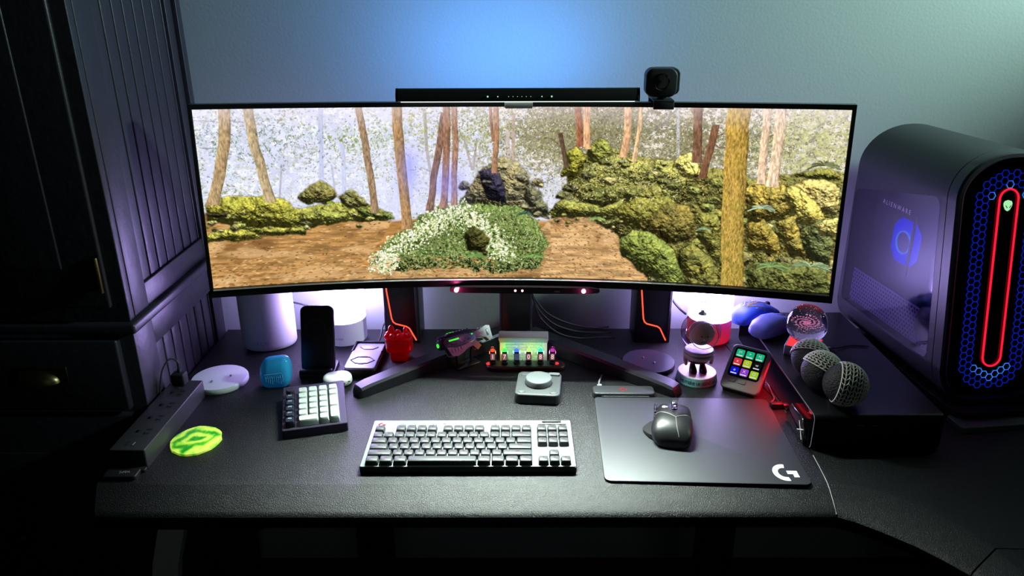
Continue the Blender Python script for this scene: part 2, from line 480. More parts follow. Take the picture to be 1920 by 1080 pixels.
    leaves(8, 28, n2 * .5 + yel * .6, .60, ((206, 204, 140), (176, 178, 120)), .75)
    leafy = np.clip((n2 - .42) * 5, 0, 1) * sky
    dabs(2600, leafy, [(176, 186, 200), (214, 218, 196), (160, 174, 180), (238, 236, 226), (146, 160, 166)], 2.6)
    right = sky * np.clip((xx - 520) / 300, 0, 1) * np.clip((240 - yy) / 120, 0, 1) * np.clip((n2 - .40) * 4, 0, 1)
    dabs(3200, right, [(140, 132, 98), (176, 162, 120), (204, 190, 150), (96, 92, 66), (118, 110, 80), (232, 224, 212)], 2.6)
    def shade_trunk(pts, w, col, amp=1.0, soft=1.2):
        xs = np.array([p[0] for p in pts], float); ys = np.array([p[1] for p in pts], float)
        o = np.argsort(ys); ys, xs = ys[o], xs[o]
        cx = np.interp(yy[:, 0], ys, xs)[:, None] + (vnoise(60, 45, int(xs[0]) + 5)[:, :1] - .5) * min(w * .25, 4)
        inside = (yy >= ys[0] - 2) & (yy <= ys[-1] + 6)
        ww = w * (1 + .25 * np.clip((yy - ys[-1] + 40) / 46, 0, 1) ** 2)
        t = (xx - cx) / (ww / 2)
        m = np.clip((1 - np.abs(t)) * w / 2 / soft + .5, 0, 1) * inside
        bark = fbm(9, int(xs[0]) + 31, 3, .35)
        sh = 1 + amp * ((bark - .5) * .75 - .16 * t * np.abs(t) - .10 * t * t)
        nonlocal img
        c = np.asarray(col, np.float32) * sh[..., None]
        img = img * (1 - m[..., None]) + c * m[..., None]
    for pts, w, col in TF: shade_trunk(pts, w, col, .35, 2.0)
    haze = np.exp(-((xx - 560) / 330) ** 2 - ((yy - 190) / 130) ** 2)
    mix(haze, (214, 216, 244), .45)
    def stroke(pts, w, col):
        for (x0, y0), (x1, y1) in zip(pts[:-1], pts[1:]):
            dx, dy = x1 - x0, y1 - y0; L2 = dx * dx + dy * dy + 1e-6
            t = np.clip(((xx - x0) * dx + (yy - y0) * dy) / L2, 0, 1)
            d = np.hypot(xx + wx * 12 - x0 - t * dx, yy + wy * 12 - y0 - t * dy)
            mix(np.clip(w / 2 + .6 - d, 0, 1), col, .85)
    for b in BR: stroke(*b)
    # clumps of nearer leaves
    for cx, cy, rx, ry, cols, n in ((60, 60, 120, 60, [(120, 140, 132), (150, 164, 158)], 260), (200, 80, 120, 50, [(106, 124, 116), (150, 164, 150)], 320),
            (385, 85, 50, 30, [(150, 160, 90), (120, 136, 100)], 150), (470, 110, 60, 80, [(150, 156, 116), (182, 188, 150)], 260), (590, 50, 70, 50, [(150, 156, 100), (180, 180, 110)], 300),
            (720, 45, 80, 60, [(128, 136, 84), (160, 164, 110)], 420), (880, 90, 110, 90, [(104, 106, 66), (140, 138, 90), (176, 170, 120)], 900),
            (1010, 50, 80, 50, [(112, 112, 74), (150, 146, 100)], 420), (1130, 70, 90, 70, [(160, 156, 130), (120, 118, 100)], 420), (1250, 110, 60, 60, [(96, 100, 70), (150, 146, 110)], 330),
            (1400, 70, 90, 60, [(150, 154, 116), (110, 118, 92), (190, 188, 150)], 520), (1540, 80, 110, 90, [(190, 188, 120), (206, 204, 150), (150, 156, 120)], 900)):
        e = np.exp(-((xx - cx) / rx) ** 2 - ((yy - cy) / ry) ** 2) * np.clip((n3 - .4) * 6, .02, 1)
        dabs(int(n * 1.5), e, cols, 3.0, alpha=.8)

    def ground(pts, col, sx, sy, amp, seed, wob=14):
        m = blur(poly(pts, wob), 1)
        st = fbm(sy, seed, 4, sx / sy)
        c = np.asarray(col, np.float32) * (1 + amp * (st - .5) * 2)[..., None]
        mix(m, c)
        return m
    below = np.clip((yy - 285) / 14, 0, 1) * np.clip((vnoise(90, 400, 77) * 30 + yy - 300) / 10, 0, 1)
    mix(below, np.array([168, 120, 66], np.float32) * (.62 + .76 * fbm(6, 61, 4, 8))[..., None])
    hill = [(930, 240), (965, 150), (1000, 112), (1060, 100), (1120, 120), (1200, 130), (1290, 140), (1420, 170), (1500, 160), (1640, 150), (1640, 460), (1180, 460), (1110, 390), (1090, 330), (1010, 285), (905, 290)]
    NF = (fbm(16, 5, 4, 1.2, .62), fbm(48, 6, 3), fbm(4.5, 7, 3), fbm(30, 8, 3))
    def rock(pts, col, seed, wob=14):
        px, py = [p[0] for p in pts], [p[1] for p in pts]
        sl = (slice(max(0, int(min(py)) - 30), min(H, int(max(py)) + 30)), slice(max(0, int(min(px)) - 30), min(W, int(max(px)) + 30)))
        m0 = poly(pts, wob, sl)
        if m0.sum() < 6: return
        m = blur(m0, 1)
        rad = max(3, min(22, math.sqrt(m0.sum()) * .22))
        h = blur(blur(m0, rad), max(2, rad * .5))
        rough, big, fine, mot = (np.roll(q, (seed * 37 % H, seed * 91 % W), (0, 1))[sl] for q in NF)
        hgt = h * rad * 2.4 + rough * 17 + big * 20
        gy, gx = np.gradient(hgt)
        l = np.clip((-gx * .30 + gy * .75 + .60) / np.sqrt(1 + gx * gx + gy * gy), 0.05, 1.5)
        sh = (.22 + .95 * l) * (.58 + .88 * fine)
        mot = mot[..., None]
        c = np.asarray(col, np.float32) * (1 + (mot - .5) * np.array([.50, .36, .1], np.float32)) * sh[..., None] * 1.26
        crack = np.clip(1 - np.abs(big - .5) * 26, 0, 1) * np.clip((mot[..., 0] - .35) * 4, 0, 1)
        c = c * (1 - .6 * crack[..., None])
        c = c * .78 + c.mean(-1, keepdims=True) * np.array([.20, .24, .19], np.float32)
        ring = np.clip(blur(m0, 3) - m0, 0, 1)[..., None] * .85
        o = img[sl] * (1 - ring) + np.array([40, 34, 20], np.float32) * ring
        img[sl] = o * (1 - m[..., None]) + c * m[..., None]
    def boulder(cx, cy, r, col, seed):
        q = np.random.default_rng(seed)
        rock([(cx + r * (1 + q.uniform(-.28, .22)) * math.cos(a) * 1.25, cy + r * (.72 + q.uniform(-.2, .15)) * math.sin(a)) for a in np.linspace(0, 2 * math.pi, 10)[:-1]], col, seed, 10)
    for k, (p, c) in enumerate(MO): rock(p, c, 300 + k)
    for k, (p, c) in enumerate(PATH):
        m = ground(p, c, 46, 5, .42, 400 + k)
        mix(m * np.clip((fbm(60, 470 + k, 4, 2.2) - .52) * 6, 0, 1), (104, 70, 38), .55)
        mix(m * np.clip((fbm(34, 480 + k, 4, 3) - .56) * 7, 0, 1), (226, 184, 132), .6)
        dabs(260, m, [(92, 62, 34), (70, 50, 28), (120, 116, 60)], 3, (-.5, .5), 2, .6)
        dabs(420, m, [(222, 176, 118), (236, 200, 148), (156, 104, 54), (128, 84, 44), (240, 214, 170)], 5, (-.35, .15) if k == 0 else (.1, .75), 4.5, .55)
    for k, (p, c) in enumerate(PALE): ground(p, c, 20, 6, .3, 450 + k)
    rock(hill, (112, 102, 48), 1500, 20)
    dabs(2600, poly(hill) * np.clip((n2 - .35) * 4, 0, 1), [(170, 160, 80), (70, 64, 26), (140, 126, 56), (206, 190, 124), (50, 44, 22), (120, 118, 56)], 2.8)
    mossy = [(122, 116, 52), (104, 100, 46), (142, 134, 66), (118, 108, 60), (150, 138, 84), (96, 92, 56), (130, 128, 58)]
    pile = []
    for k in range(90):
        x = rg.uniform(925, 1640); top = float(np.interp(x, [925, 970, 1040, 1120, 1290, 1420, 1640], [270, 170, 125, 125, 150, 185, 165]))
        bot = float(np.interp(x, [925, 1010, 1110, 1180, 1640], [285, 280, 330, 455, 460]))
        pile.append((top + (bot - top) * rg.random() ** 1.1, x))
    for k in (10, 11, 12, 13): rock(RK[k][0], RK[k][1], 500 + 13 * k)
    dabs(1500, poly(RK[13][0]), [(168, 160, 76), (96, 90, 40), (64, 58, 30), (196, 180, 110), (216, 200, 150)], 2.6)
    for k, (y, x) in enumerate(sorted(pile)): boulder(x, y, rg.uniform(9, 17) + (y - 130) * .05, mossy[k % 7], 2000 + k * 3)
    order = [k for k in range(len(RK)) if k not in (12, 13)]
    for k in order: rock(RK[k][0], RK[k][1], 500 + 13 * k)
    dabs(420, poly(RK[13][0]), [(196, 180, 110), (226, 212, 168), (64, 58, 30)], 2.6)
    for k in range(26):
        x = rg.uniform(0, 470); boulder(x, rg.uniform(262, 318) - x * .02, rg.uniform(4, 11), mossy[k % 7], 3000 + k * 5)
    for k in range(16):
        boulder(rg.uniform(905, 1120), rg.uniform(282, 330), rg.uniform(3, 7), mossy[(k + 3) % 7], 3300 + k * 5)
    for k in range(14):
        boulder(rg.uniform(670, 890), rg.uniform(170, 285), rg.uniform(7, 16), ((120, 108, 82), (92, 84, 74), (146, 130, 96))[k % 3], 3500 + k * 5)
    # flowery mound
    for k, (p, c) in enumerate(FL):
        rock(p, c, 700 + k, 26)
        m = poly(p, 26)
        dabs(1500, np.clip(blur(m, 14) - m * .5, 0, 1), [(88, 110, 50), (130, 136, 66), (150, 150, 90), (104, 118, 60)], 3.2)
        dabs(7000, m * np.clip((n3 - .3) * 4, .1, 1), [(74, 98, 50), (108, 130, 70), (136, 150, 88), (88, 110, 62), (160, 170, 112), (62, 78, 42), (150, 158, 96), (200, 204, 156), (120, 112, 70)], 3.0)
    for p, c in WH: dabs(1150, blur(poly(p, 30), 22) * np.clip((n3 - .35) * 5, .05, 1), [(236, 236, 212), (246, 246, 236), (196, 206, 150), (222, 214, 170), (120, 146, 80)], 2.8, asp=1.5, alpha=.95)
    for p, c in DK: rock(p, c, 800, 20)
    dabs(500, ((yy > 395) & (xx < 760)).astype(np.float32) * np.clip((n3 - .5) * 6, 0, 1), [(226, 176, 116), (120, 78, 40), (196, 144, 84)], 6, (-.4, .2), 4, .6)
    late = 0
    for k, (pts, w, col) in enumerate(TR):
        shade_trunk(pts, w, col, 1.0 if k < len(TR) - 1 else 1.15)
    # moss on the near trunk
    pts, w, col = TR[-1]
    tr = (np.abs(xx - np.interp(yy, [p[1] for p in pts], [p[0] for p in pts])) < w / 2 - 2).astype(np.float32)
    dabs(1500, tr * np.clip((yy - 40) / 400, .05, 1), [(136, 132, 46), (166, 148, 66), (112, 92, 44), (200, 166, 96)], 4, (1.2, 1.9), 3, .6)
    for cx, cy, s, col in FE:
        for q in range(26):
            a = -math.pi * (.02 + .96 * rg.random()); L = s * (.5 + .6 * rg.random())
            pts = [(cx + math.cos(a) * L * t, cy + math.sin(a) * L * t * .62 + .38 * L * t * t) for t in (0, .35, .7, 1)]
            c = np.asarray(col, np.float32) * (.62 + .55 * rg.random())
            for (x0, y0), (x1, y1) in zip(pts[:-1], pts[1:]):
                n = int(max(abs(x1 - x0), abs(y1 - y0)) / 1.5) + 1
                for i in range(n):
                    X, Y = int(x0 + (x1 - x0) * i / n), int(y0 + (y1 - y0) * i / n)
                    if 1 < X < W - 3 and 1 < Y < H - 3: img[Y - 1:Y + 2, X - 1:X + 2] = img[Y - 1:Y + 2, X - 1:X + 2] * .35 + c * .65
    # haze beams
    top = np.clip(1 - yy / 60, 0, 1)
    mix(top * (.6 + .4 * n1), (238, 226, 244), .5)
    mix(np.exp(-((xx - 528) / 26) ** 2 - ((yy - 160) / 60) ** 2) + np.exp(-((xx - 630) / 40) ** 2 - ((yy - 200) / 50) ** 2), (130, 130, 240), .5)
    img = 255 * (np.clip(img, 0, 255) / 255) ** .93
    return np.clip((img - 128) * 1.08 + 130, 0, 255) / 255


# ------------------------------------------------------------------ the room
M_WALL = mat('wall_paint', rgb(176, 186, 184), .85, bump=(160, .15))
structure(MB().box(0, WALL_Y + .05, 1.3, 5.2, .10, 2.6).build('wall_back', M_WALL, smooth=0))
M_FLOOR = mat('floor_boards', rgb(34, 26, 22), .5, mottled=(rgb(22, 17, 15), 14))
structure(MB().box(0, .2, -.03, 5.2, 3.14, .06).build('floor', M_FLOOR, smooth=0))

# ------------------------------------------------------------------ the desk
M_DESK = mat('desk_laminate', rgb(17, 18, 20), .38, bump=(640, 1.0, .8), spec=.38)
M_DESK_UNDER = mat('desk_underside', rgb(24, 24, 26), .6)
desk = thing('corner_desk', 'wide black textured corner desk with a curved waterfall front edge', 'desk', (-.1, 1.3, -D))


def desk_slab(name, crease, edge, back):
    """flat top bounded by the crease line, falling away to the front edge; back = the far corners, right to left"""
    mb = MB(); ox, oy = .1, -1.3
    def at(p, z): return (p[0] + ox, p[1] + oy, D + z)
    prof = ((0, 0), (.06, -.0004), (.3, -.0040), (.6, -.0088), (.85, -.0135), (.95, -.0165), (1.0, -.020), (.985, -.026), (.93, -.032), (.80, -.05))
    ringsv = []
    for t, z in prof:
        ringsv.append([mb.bm.verts.new(at((c[0] + (e[0] - c[0]) * t, c[1] + (e[1] - c[1]) * t), z)) for c, e in zip(crease, edge)])
    for a, b in zip(ringsv[:-1], ringsv[1:]):
        for i in range(len(a) - 1): mb.face((b[i], b[i + 1], a[i + 1], a[i]))
    bt = mb.verts([at(p, 0) for p in back]); bb = mb.verts([at(p, -.05) for p in back])
    mb.face(ringsv[0] + bt)
    mb.face(list(reversed(ringsv[-1] + bb)))
    for i in range(len(back) - 1): mb.face((bt[i + 1], bt[i], bb[i], bb[i + 1]))
    # ends
    mb.face([r[-1] for r in ringsv] + [bb[0], bt[0]])
    mb.face([r[0] for r in reversed(ringsv)] + [bt[-1], bb[-1]])
    return recalc(mb).build(name, M_DESK, desk, 30)


desk_slab('main_top', [(-.6985, 1.047), (-.6, 1.047), (0, 1.047), (.40, 1.047), (.5145, 1.047)],
          [(-.675, .988), (-.6, .985), (0, .985), (.40, .985), (.5085, .985)],
          [(.5205, 1.13), (.5205, 1.30), (.500, 1.42), (.474, 1.64), (.470, 1.665), (-.6985, 1.665)])
desk_slab('corner_top', [(.5165, 1.047), (.55, 1.045), (.600, 1.027), (.645, .990), (.680, .940), (.700, .890)],
          [(.5105, .984), (.533, .973), (.565, .948), (.600, .917), (.628, .884), (.648, .856)],
          [(1.35, .86), (1.35, 1.665), (.472, 1.665), (.476, 1.64), (.502, 1.42), (.5225, 1.30), (.5225, 1.13)])
desk_slab('wing_top', [(.7012, .888), (.714, .83), (.720, .6), (.720, .3)], [(.6492, .854), (.662, .80), (.668, .6), (.668, .3)],
          [(1.35, .3), (1.35, .858)])
mb = MB(); mb.tube([(x + .1, y - 1.3, D + z) for x, y, z in ((.5215, 1.128, -.0004), (.5188, 1.085, -.0004), (.5155, 1.047, -.0006), (.5125, 1.016, -.0076), (.5095, .988, -.0168))], .0006, 6)
mb.build('seam_highlight', mat('seam_highlight_paint', rgb(176, 180, 178), .4), desk)  # thin pale line put in for the light caught on the seam
mb = MB()
mb.box(-.406, -.262, D - .046, .19, .075, .024, .004)
cp = mb.build('control_panel', M_BLACK, desk)
mb = MB()
for k, ch in enumerate('^v1234M'):
    mb.geo(text_geo(ch, .0080), T(-.406 - .0475 + .0158 * k, -.3001, D - .0445) @ RX(PI / 2))
mb.build('button_symbols', mat('panel_symbols', rgb(140, 140, 140), .5, emit=(.6, .6, .6, 1), power=.12), cp, 0)
mb = MB()
pts = [(-.478, -.25, -.058), (-.492, -.25, -.104), (-.510, -.25, -.165), (-.520, -.25, -.22), (-.528, -.25, -.30), (-.528, -.25, -.45), (-.515, -.25, -.66), (-.50, -.25, -.735)]
rs = []
for x, y, z in pts: rs.append([(x - .0225, y - .009, D + z), (x + .0225, y - .009, D + z), (x + .0225, y + .009, D + z), (x - .0225, y + .009, D + z)])
mb.rings(rs)
recalc(mb).build('leg', mat('pale_grey_leg', rgb(214, 222, 218), .55), desk)
for x in (-.30, .42, .95):
    mb = MB(); mb.box(x + .1, 0, (D - .05) / 2 + .01, .07, .06, D - .07, .006); mb.box(x + .1, -.02, .015, .08, .52, .03, .008)
    mb.build('leg', M_BLACK_MATTE, desk)

# ------------------------------------------------------------------ the armoire on the left
M_ARM = mat('black_painted_wood', rgb(40, 38, 46), .40, bump=(45, .12))
M_BRASS = mat('aged_brass', rgb(120, 104, 74), .35, 1.0)
X1, YF, YB = -.70, 1.25, 1.655
arm = thing('armoire', 'tall black painted wooden armoire with grooved side panels left of the desk', 'cabinet', (-1.2, 1.45, -D))
ax, ay = 1.2, -1.45
def abox(mb, x0, x1, y0, y1, z0, z1, bev=.002):
    mb.box((x0 + x1) / 2 + ax, (y0 + y1) / 2 + ay, D + (z0 + z1) / 2, x1 - x0, y1 - y0, z1 - z0, bev)
mb = MB()
abox(mb, -1.7, X1 - .012, YF + .004, YB - .001, -D + .052, .1845)
abox(mb, -1.7, X1, YF, YF + .075, -D + .05, .185); abox(mb, -1.7, X1, YB - .05, YB, -D + .05, .185)
abox(mb, X1 - .012, X1 - .001, YF + .074, YB - .049, .125, .1845); abox(mb, X1 - .012, X1 - .001, YF + .074, YB - .049, -D + .051, -D + .14)
y = YF + .075
while y < YB - .05:
    abox(mb, X1 - .014, X1 - .006, y + .0016, min(y + .0374, YB - .05), -D + .14, .125, .003); y += .039
mb.build('lower_body', M_ARM, arm)
mb = MB()
abox(mb, -1.7, X1 - .012, YF + .004, YB - .001, .2055, 1.149)
abox(mb, -1.69, X1, YF, YF + .018, .205, 1.15); abox(mb, X1 - .02, X1 - .0005, YF + .0205, YF + .075, .2052, 1.1495)
abox(mb, -1.7, X1, YB - .05, YB, .205, 1.15); abox(mb, X1 - .012, X1 + .010, YB - .022, YB, .205, 1.15)
abox(mb, X1 - .012, X1 - .001, YF + .074, YB - .049, .2055, .252)
y = YF + .075
while y < YB - .05:
    abox(mb, X1 - .014, X1 - .006, y + .0016, min(y + .0374, YB - .05), .252, 1.15, .003); y += .039
mb.build('upper_body', M_ARM, arm)
mb = MB()
abox(mb, -1.72, X1 + .012, YF - .014, YB, .185, .205, .005)
mb.build('ledge', M_ARM, arm)
mb = MB(); abox(mb, -1.32, X1 - .025, YF - .010, YF, .235, 1.12, .004); abox(mb, -1.25, X1 - .095, YF - .014, YF - .009, .31, 1.05, .003)
dr = mb.build('door', M_ARM, arm)
mb = MB(); mb.cyl((X1 - .028 + ax, YF - .022 + ay, D + .27), (X1 - .028 + ax, YF - .022 + ay, D + .335), .0045, n=12, bev=.001)
abox(mb, X1 - .052, X1 - .028, YF - .0205, YF - .0175, .272, .333, .001)
mb.build('hinge', M_BRASS, dr)
mb = MB(); abox(mb, -1.32, X1 - .025, YF - .018, YF, .03, .175, .004)
drw = mb.build('drawer', M_ARM, arm)
mb = MB()
rs = []
for k in range(9):
    a = PI / 2 * k / 8
    rs.append([(-.890 + ax + .048 * math.cos(t) * math.cos(a * .98), YF - .019 + ay - .022 * math.sin(a), D + .092 + .026 * math.sin(t) * math.cos(a * .98)) for t in [PI * i / 14 for i in range(15)]] )
mb.rings(rs, closed=False, cap0=False, cap1=False)
abox(mb, -.93, -.826, YF - .0195, YF - .0175, .088, .122, .002)
mb.build('cup_handle', M_BRASS, drw)
mb = MB(); abox(mb, -1.32, X1 - .025, YF - .018, YF, -.66, .02, .004); abox(mb, -1.25, X1 - .095, YF - .022, YF - .017, -.58, -.06, .003)
d2 = mb.build('door', M_ARM, arm)
mb = MB(); mb.lathe([(.006, 0), (.006, .012), (.014, .018), (.016, .025), (.012, .031), (.0001, .033)], 20, T(-.985 + ax, YF - .021 + ay, D - .25) @ RX(PI / 2))
mb.build('knob', M_BRASS, d2)
mb = MB(); abox(mb, -1.69, X1 - .01, YF + .03, YB - .01, -D, -D + .05)
mb.build('plinth', M_ARM, arm)


# ------------------------------------------------------------------ the monitor
RAD, HALF, SH = 1.91, .586, .336
ANG = math.asin(HALF / RAD)
M_FRAME = mat('monitor_frame', rgb(14, 14, 17), .32, spec=.5)
mon = thing('curved_monitor', 'very wide curved black monitor showing a misty woodland with mossy rocks', 'monitor', (0, 1.60, 0))
PANEL = T(.0052, 1.4261 - 1.60, .2231) @ RZ(-.03) @ RX(-.0774)


def arc(a, d, z): return ((RAD + d) * math.sin(a), -RAD + (RAD + d) * math.cos(a), z)


def curved_box(mb, a0, a1, z0, z1, d0, d1, n=40):
    rs = []
    for k in range(n + 1):
        a = a0 + (a1 - a0) * k / n
        rs.append([arc(a, d0, z0), arc(a, d1, z0), arc(a, d1, z1), arc(a, d0, z1)])
    mb.rings(rs)


mb = MB()
e = .007 / RAD
curved_box(mb, -ANG - .0005, ANG + .0005, SH, SH + .009, -.0035, .022)
curved_box(mb, -ANG - .0005, ANG + .0005, -.0035, -.0006, -.0090, .022)
curved_box(mb, -ANG - .0005, ANG + .0005, -.0185, -.0035, -.0035, .022)
curved_box(mb, -ANG - e, -ANG - .0005, -.0185, SH + .009, -.0035, .022, 2)
curved_box(mb, ANG + .0005, ANG + e, -.0185, SH + .009, -.0035, .022, 2)
panel = recalc(mb).build('bezel', M_FRAME, mon); panel.matrix_local = PANEL
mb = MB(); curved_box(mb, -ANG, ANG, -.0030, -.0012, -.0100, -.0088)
recalc(mb).build('lip_highlight', mat('painted_highlight', rgb(210, 212, 214), .45), panel)  # pale strip standing in for the bar light reflected along the lip
mb = MB(); curved_box(mb, -ANG - e, ANG + e, -.0185, SH + .009, .0222, .034)
curved_box(mb, -ANG * .5, ANG * .5, .03, SH - .03, .034, .062, 20)
recalc(mb).build('back_shell', M_BLACK, panel)
# the picture on the screen
W_PIC, H_PIC = 1640, 460
pic = forest_picture()
img = bpy.data.images.new('woodland', W_PIC, H_PIC)
buf = np.ones((H_PIC, W_PIC, 4), np.float32); buf[..., :3] = pic[::-1]
img.pixels.foreach_set(buf.ravel()); img.update()
m = bpy.data.materials.new('lit_screen'); m.use_nodes = True
nt = m.node_tree; nt.nodes.clear()
tx = nt.nodes.new('ShaderNodeTexImage'); tx.image = img; tx.extension = 'EXTEND'
em = nt.nodes.new('ShaderNodeEmission'); em.inputs[1].default_value = 1.12
ou = nt.nodes.new('ShaderNodeOutputMaterial')
nt.links.new(tx.outputs[0], em.inputs[0]); nt.links.new(em.outputs[0], ou.inputs[0])
me = bpy.data.meshes.new('screen'); n = 64
vs = []; fs = []
for k in range(n + 1):
    a = -ANG + 2 * ANG * k / n
    vs += [arc(a, 0, 0), arc(a, 0, SH)]
for k in range(n): fs.append((2 * k, 2 * k + 2, 2 * k + 3, 2 * k + 1))
me.from_pydata(vs, [], fs); uv = me.uv_layers.new(name='UVMap')
for p in me.polygons:
    for li in p.loop_indices:
        v = me.loops[li].vertex_index; uv.data[li].uv = ((v // 2) / n, v % 2)
me.materials.append(m); me.shade_smooth()
sc_o = bpy.data.objects.new('screen', me); COL.objects.link(sc_o); sc_o.parent = panel
mb = MB(); mb.geo(text_geo('innocn', .0105, 0, 'CENTER', 1.25), T(-.008, -.0038, -.0105) @ RX(PI / 2) @ Matrix.Diagonal((1.25, .75, 1, 1)))
mb.build('brand_lettering', M_GREY_INK, panel, 0)
# stand: column and two splayed arms
mb = MB(); mb.prism(rrect(.075, .04, .008), .02, .33, .004)
mb.box(.005, -.045, .36, .10, .09, .10, .008)
mb.build('stand_column', M_BLACK, mon)
for s_ in (-1, 1):
    p0 = Vector((s_ * .035, -.01, .0008)); p1 = Vector((s_ * .325 + .002, -.262, .0008))
    d = (p1 - p0).normalized(); w = Vector((-d.y, d.x, 0))
    rs = []
    for t, hw, h in ((0, .020, .034), (.5, .0185, .029), (.93, .017, .024), (.985, .016, .021), (1.0, .013, .012)):
        p = p0 + (p1 - p0) * t
        rs.append([p - w * hw, p + w * hw, p + w * hw + Vector((0, 0, h - .005)), p + w * (hw - .004) + Vector((0, 0, h)), p - w * (hw - .004) + Vector((0, 0, h)), p - w * hw + Vector((0, 0, h - .005))])
    recalc(MB().rings(rs)).build('stand_arm', mat('stand_metal', rgb(46, 46, 52), .33, .5), mon)

# ------------------------------------------------------------------ light bar, webcam, eye tracker on the monitor
bar = thing('monitor_light_bar', 'long thin black light bar clipped on the monitor top, with small lit buttons', 'lamp', (.004, 1.42, .5745), -.006)
mb = MB()
prof = [(.0115 * math.cos(PI * k / 20) * 1.0, .0112 * math.sin(PI * k / 20)) for k in range(0, 21)] + [(-.0115, -.001), (-.009, -.0018), (.009, -.0018), (.0115, -.001)]
M2 = Matrix(((0, 0, 1, -.2235), (1, 0, 0, 0), (0, 1, 0, .0005), (0, 0, 0, 1)))
prof = [(p[0], p[1] * 1.9 if p[1] > 0 else p[1]) for p in prof]
recalc(mb.prism(prof, .004, .443, 0, M2)).build('tube', mat('bar_shell', rgb(16, 16, 18), .5), bar)
for z0 in (0, .443):
    recalc(MB().prism(inset(prof, -.0004), z0, z0 + .004, 0, M2)).build('end_cap', M_BLACK_GLOSS, bar)
mb = MB(); mb.box(0, -.001, -.0022, .43, .012, .0012)
mb.build('diffuser', glow('bar_diffuser', (.86, 1, .92), 1.6), bar)
mb = MB()
for x in (-.0545, -.036, -.0163, -.0082, -.0001, .0080, .0161, .0242, .0445, .0625):
    r = .0011 if abs(x) > .03 else .0006
    if abs(x) > .06 or abs(x + .0545) < .001: r = .0016
    mb.cyl((x, -.0112, .0078), (x, -.0122, .0078), r, n=10)
mb.build('button_light', glow('button_green', (.45, 1.0, .62), .9), bar)
mb = MB(); mb.prism(rrect(.052, .0125, .003), 0, .006, .0015, T(.002, .003, -.0088) @ FRONT); mb.box(.002, .044, -.0035, .05, .090, .004, .0015); mb.box(.002, .0845, -.0225, .05, .010, .040, .004)
mb.build('clip', mat('pale_clip', rgb(168, 176, 170), .5), bar)

cam_t = thing('webcam', 'black rounded square webcam perched on the monitor top edge', 'camera', (.271, 1.437, .5645), -.03)
mb = MB(); mb.prism(rrect(.057, .051, .014, 6), 0, .034, .003, T(-.0035, .012, .040) @ FRONT, .002)
mb.prism(rrect(.050, .047, .010, 6), -.006, .030, .002, T(.0065, .020, .041) @ FRONT)
mb.build('body', mat('webcam_shell', rgb(36, 37, 42), .5), cam_t)
mb = MB(); mb.lathe([(.0150, 0), (.0150, .003), (.0135, .004), (.0120, .002), (.0001, .0015)], 32, T(-.004, -.021, .042) @ RX(PI / 2))
mb.build('lens', M_BLACK_GLOSS, cam_t)
mb = MB(); mb.box(.004, .010, .013, .018, .020, .014, .004); mb.box(.002, .0120, .0080, .038, .080, .004, .0015); mb.box(.002, -.0255, .001, .038, .004, .016, .0015); mb.box(.002, .0495, -.012, .036, .005, .040, .002)
mb.build('mount', mat('webcam_mount', rgb(40, 42, 48), .5), cam_t)

trk = thing('eye_tracker', 'slim black bar with glowing pink dots under the monitor centre', 'sensor', (.0175, 1.408, .1935), -.03)
mb = MB()
rs = []
for x, h in ((-.150, .002), (-.146, .0045), (-.13, .0062), (0, .0068), (.13, .0062), (.146, .0045), (.150, .002)):
    rs.append([(x, -.005, .010 - h), (x, .006, .010 - h), (x, .006, .010 + h), (x, -.005, .010 + h)])
recalc(mb.rings(rs)).build('housing', mat('tracker_shell', rgb(20, 14, 18), .2, coat=.5), trk)
for x, r in ((-.137, .0045), (.118, .0045), (-.0185, .0022), (-.0045, .0022)):
    MB().cyl((x, -.0052, .0098), (x, -.0062, .0098), r, n=20).build('infrared_light', glow('tracker_pink', (1.0, .34, .50), 6.0), trk)
for x in (-.137, .118): point('tracker_glow', (.0175 + x, 1.408 - .012, D + .2033), (1.0, .10, .36), .22, .004)
mb = MB(); mb.geo(text_geo('tobii', .006), T(.065, -.0064, .0092) @ RX(PI / 2)); mb.build('brand_lettering', M_GREY_INK, trk, 0)


# ------------------------------------------------------------------ things standing along the back of the desk
M_ROUTER = mat('router_white', rgb(212, 214, 216), .5)
r_t = thing('wireless_router', 'tall off-white oval wireless router, left of the phone stand', 'router', (-.572, 1.588, 0), .25)
mb = MB(); mb.lathe([(.050, 0), (.058, .002), (.0605, .007), (.061, .012), (.0605, .15), (.0595, .205), (.056, .222), (.044, .230), (.0001, .232)], 56, None, .80)
mb.build('body', M_ROUTER, r_t)
mb = MB()
def wrap(v, r=.0607, ry=.80, z=.021, a0=-PI / 2 - .30):
    a = a0 + v[0] / (r * .93); return ((r + .0004) * math.cos(a), (r + .0004) * ry * math.sin(a) - .0004, z + v[1])
mb.geo(text_geo('ORCO', .011, 0, 'CENTER', 1.25), None, wrap)
mb.build('brand_lettering', mat('router_ink', rgb(150, 154, 168), .5), r_t, 0)

M_LAMP = glow('lamp_glow', (.53, .40, 1.0), 34.0)


